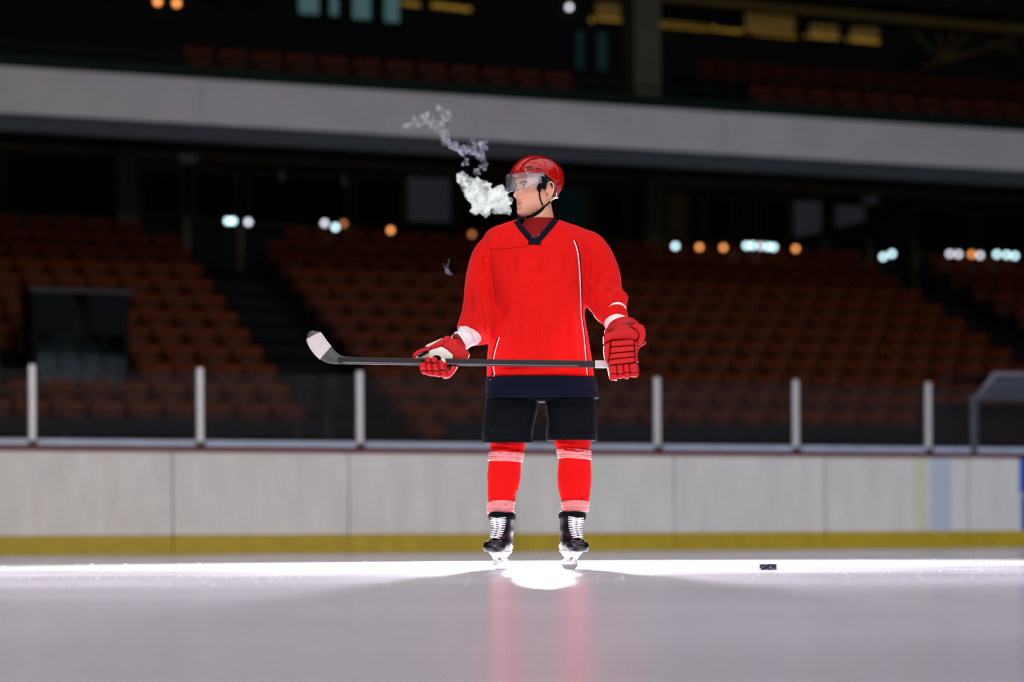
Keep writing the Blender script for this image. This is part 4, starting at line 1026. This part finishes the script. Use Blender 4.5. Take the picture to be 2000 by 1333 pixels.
# ================================================================== STICK, PUCK
stick = empty('hockey_stick', L(900, 706, -.31) + Vector((0, 0, 0)), 0); s0 = L(900, 706, -.31)
stick.matrix_world = PM @ Matrix.Translation(s0)
tag(stick, 'dark ice hockey stick with white taped blade held level across the player', 'hockey stick')
def sp(x, y, d=-.31): return L(x, y, d) - s0
a, b = sp(660, 704.5), sp(1182, 712.2); dr = (b - a).normalized(); upv = Vector((0, -1, 0)).cross(dr).normalized() * -1
hh, ht = .0155, .011
def rectring(c, hh, ht, bv=.004):
    out = []
    for sx, sz in ((1, 1), (-1, 1), (-1, -1), (1, -1)):
        pts = [(sx * ht, sz * (hh - bv)), (sx * (ht - bv), sz * hh)]
        if sx * sz < 0: pts = pts[::-1]
        out += [c + Vector((0, p, 0)) + Vector((0, 0, q)) for p, q in pts]
    return out
MB().rings([rectring(a.lerp(b, t), hh, ht) for t in (0, .25, .5, .75, .965)]).build('shaft', M['shaft'], stick)
MB().rings([rectring(a.lerp(b, t), hh + .0015, ht + .0015) for t in (.962, 1.03)]).build('butt_tape', M['sticktape'], stick)
MB().rings([rectring(a.lerp(b, t) + Vector((0, -ht - .0004, -.009)), .0016, .0006, .0002) for t in (.02, .35, .36, .9)]).build('shaft_line', M['shaftline'], stick)
# blade: centre line and half widths along it, curved in depth
bl = [(700, 705, 6.8, -.31), (672, 704, 7.5, -.31), (656, 701, 11, -.312), (642, 694.5, 15.5, -.315), (630, 684, 17.2, -.32), (620, 671, 17.2, -.327), (613.5, 659, 16, -.335), (609.5, 651, 10.5, -.34), (608.3, 646.6, 3, -.343)]
q = cr_interp(bl, 40)
def blade_part(i0, i1, th, name, m, grow=0):
    rs = []
    for k in range(i0, i1 + 1):
        x, y, hw, d = q[k]; x2, y2 = q[min(k + 1, 39)][:2]; x1, y1 = q[max(k - 1, 0)][:2]
        tx, ty = x2 - x1, y2 - y1; l_ = math.hypot(tx, ty); nx, ny = -ty / l_, tx / l_; hw = max(hw, .6) + grow
        p0, p1 = sp(x + nx * hw, y + ny * hw, d), sp(x - nx * hw, y - ny * hw, d)
        m0, m1 = p0.lerp(p1, .12), p0.lerp(p1, .88); tv = Vector((0, th, 0))
        rs.append([p0, m0 - tv, m1 - tv, p1, m1 + tv, m0 + tv])
    return MB().rings(rs).build(name, m, stick, True)
blade_part(0, 39, .0045, 'blade', M['blade'])
blade_part(17, 31, .0062, 'blade_tape', M['sticktape'], .5)

pp_ = WD(1500, 1113.5, 1); D_ = .145 * F / (level(1500, 1113.5)[1] * -1); pk = WD(1500, 1113.5, D_); pk.z = 0
c = MB(); rs = []
for r_, z in ((.0365, 0), (.038, .002), (.038, .0115), (.0374, .0127), (.038, .0139), (.038, .0234), (.0365, .0254)):
    rs.append([(r_ * cos(2 * pi * i / 48), r_ * sin(2 * pi * i / 48), z) for i in range(48)])
c.rings(rs); puck = c.build('puck', M['puck'], None, True, loc=(0, 0, 0)); puck.location = pk
tag(puck, 'black rubber puck dusted with frost lying on the ice at right', 'puck')
sn = MB()
for k in range(34):
    t = random.uniform(-pi, 0) - TH + 0; z = abs(random.gauss(0, .008)); sn.sphere((.0382 * cos(t), .0382 * sin(t), min(z, .024)), random.uniform(.0008, .0022), 5, 3)
f_ = sn.build('frost', M['snow'], puck, True); f_['kind'] = 'stuff'

# loose snow crumbs on the ice
cr_ = MB()
for k in range(900):
    D = random.uniform(7.5, 15.5); x = random.uniform(-.23, .23) * D; p_ = FW * D + R_ * x; r_ = random.uniform(.001, .0045) * (1 if random.random() < .92 else 1.8)
    vs = [(p_.x + r_ * random.uniform(.7, 1.4) * cos(t), p_.y + r_ * sin(t), 0) for t in (0, 2.1, 4.2)] + [(p_.x, p_.y, r_ * random.uniform(.5, 1.1))]
    cr_.add(vs, [(0, 1, 2), (0, 1, 3), (1, 2, 3), (2, 0, 3)])
tag(cr_.build('snow_crumbs', M['snow'], None), 'tiny snow crumbs scattered over the lit ice around the skates', 'snow', kind='stuff')

# ================================================================== BREATH
def vapour_mat(name, dens, scale, lo, hi, col):
    m = bpy.data.materials.new(name); m.use_nodes = True; nt = m.node_tree; N = nt.nodes; K = nt.links
    for n in list(N): N.remove(n)
    out = N.new('ShaderNodeOutputMaterial'); v = N.new('ShaderNodeVolumePrincipled'); v.inputs['Color'].default_value = (*col, 1); v.inputs['Anisotropy'].default_value = -.1
    tc = N.new('ShaderNodeTexCoord'); n = N.new('ShaderNodeTexNoise'); n.inputs['Scale'].default_value = scale; n.inputs['Detail'].default_value = 7; n.inputs['Roughness'].default_value = .65
    n.inputs['Distortion'].default_value = .6
    K.new(tc.outputs['Object'], n.inputs[0]); r = N.new('ShaderNodeMapRange'); r.inputs[1].default_value = lo; r.inputs[2].default_value = hi; r.inputs[3].default_value = 0; r.inputs[4].default_value = dens
    K.new(n.outputs[0], r.inputs[0]); K.new(r.outputs[0], v.inputs['Density']); K.new(v.outputs[0], out.inputs['Volume'])
    return m
# BREATH
breath = empty('breath_vapour', (0, 0, 0)); bo_ = L(955, 385, -.05); breath.matrix_world = PM @ Matrix.Translation(bo_)
tag(breath, 'white cloud of breath drifting from the player mouth up to the left', 'vapour')
def puff(name, blobs, m, vox, disp, seed):
    mb = MB(); rnd = random.Random(seed)
    for (x, y, r, d, n) in blobs:
        mb.sphere(L(x, y, d) - bo_, r * PX * .82, 16, 10)
        for k in range(n):
            u, v_ = rnd.uniform(0, 2 * pi), rnd.uniform(-1, 1); s_ = sqrt(1 - v_ * v_); rr = r * rnd.uniform(.6, .95)
            mb.sphere(L(x, y, d) - bo_ + Vector((rr * PX * s_ * cos(u), rr * PX * s_ * sin(u), rr * PX * v_)), r * PX * rnd.uniform(.22, .42), 12, 8)
    o = mb.build(name, m, breath, True); bake(o, [('REMESH', dict(mode='VOXEL', voxel_size=vox)), ('SMOOTH', dict(factor=.5, iterations=2))])
    bm = bmesh.new(); bm.from_mesh(o.data); bm.verts.ensure_lookup_table(); seen = set(); isl = []
    for v in bm.verts:
        if v in seen: continue
        st_ = [v]; seen.add(v); cur = []
        while st_:
            a = st_.pop(); cur.append(a)
            for e in a.link_edges:
                b = e.other_vert(a)
                if b not in seen: seen.add(b); st_.append(b)
        isl.append(cur)
    if len(isl) > 1:
        big = max(len(c) for c in isl)
        bmesh.ops.delete(bm, geom=[v for c in isl if len(c) < big for v in c], context='VERTS')
    bm.to_mesh(o.data); bm.free(); o.data.update()
    for v in o.data.vertices:
        q = v.co * 38; v.co += v.normal * disp * (abs(noise.noise(q)) * 1.2 + .6 * abs(noise.noise(q * 2.3)) - .35)
    return o
D1 = -.10
puff('dense_puff', [(905, 350, 15, D1, 12), (915, 366, 18, D1, 12), (930, 382, 22, D1, 14), (943, 400, 22, D1, 14), (948, 412, 13, D1, 10), (932, 408, 13, D1, 8), (960, 388, 24, D1, 14), (977, 374, 16, D1, 10), (982, 395, 18, D1, 12), (990, 410, 11, D1, 8), (972, 408, 13, D1, 8), (996, 392, 8, D1, 6), (930, 356, 12, D1, 8), (948, 366, 14, D1, 8)],
     vapour_mat('vapour_dense', 16, 30, .38, .60, (.84, .87, .83)), .004, .010, 3)
puff('trailing_wisp', [(932, 336, 9, D1, 6), (944, 322, 11, D1, 8), (938, 304, 12, D1, 8), (922, 292, 14, D1, 9), (942, 285, 12, D1, 8), (904, 296, 13, D1, 8), (888, 286, 12, D1, 8), (872, 276, 12, D1, 8), (912, 316, 10, D1, 6), (925, 276, 9, D1, 5)],
     vapour_mat('vapour_thin', 8, 30, .44, .68, (.78, .78, .95)), .004, .010, 5)
puff('faint_wisp', [(866, 262, 14, D1, 8), (852, 246, 17, D1, 8), (872, 226, 16, D1, 8), (858, 212, 13, D1, 6), (834, 232, 17, D1, 8), (812, 240, 14, D1, 6), (795, 248, 11, D1, 5)],
     vapour_mat('vapour_faint', 4, 26, .46, .70, (.85, .82, .9)), .005, .012, 8)
puff('stray_wisp', [(877, 506, 2.5, D1, 2), (876, 511, 3, D1, 2), (874, 517, 4, D1, 3), (871, 523, 5, D1, 4), (874, 529, 6, D1, 4), (879, 534, 5, D1, 3), (884, 537, 3, D1, 2), (866, 516, 3, D1, 2), (863, 510, 2.5, D1, 2), (861, 504, 2, D1, 1), (868, 520, 3.5, D1, 2)],
     vapour_mat('vapour_stray', 9, 60, .47, .62, (.7, .7, 1.0)), .003, .006, 9)
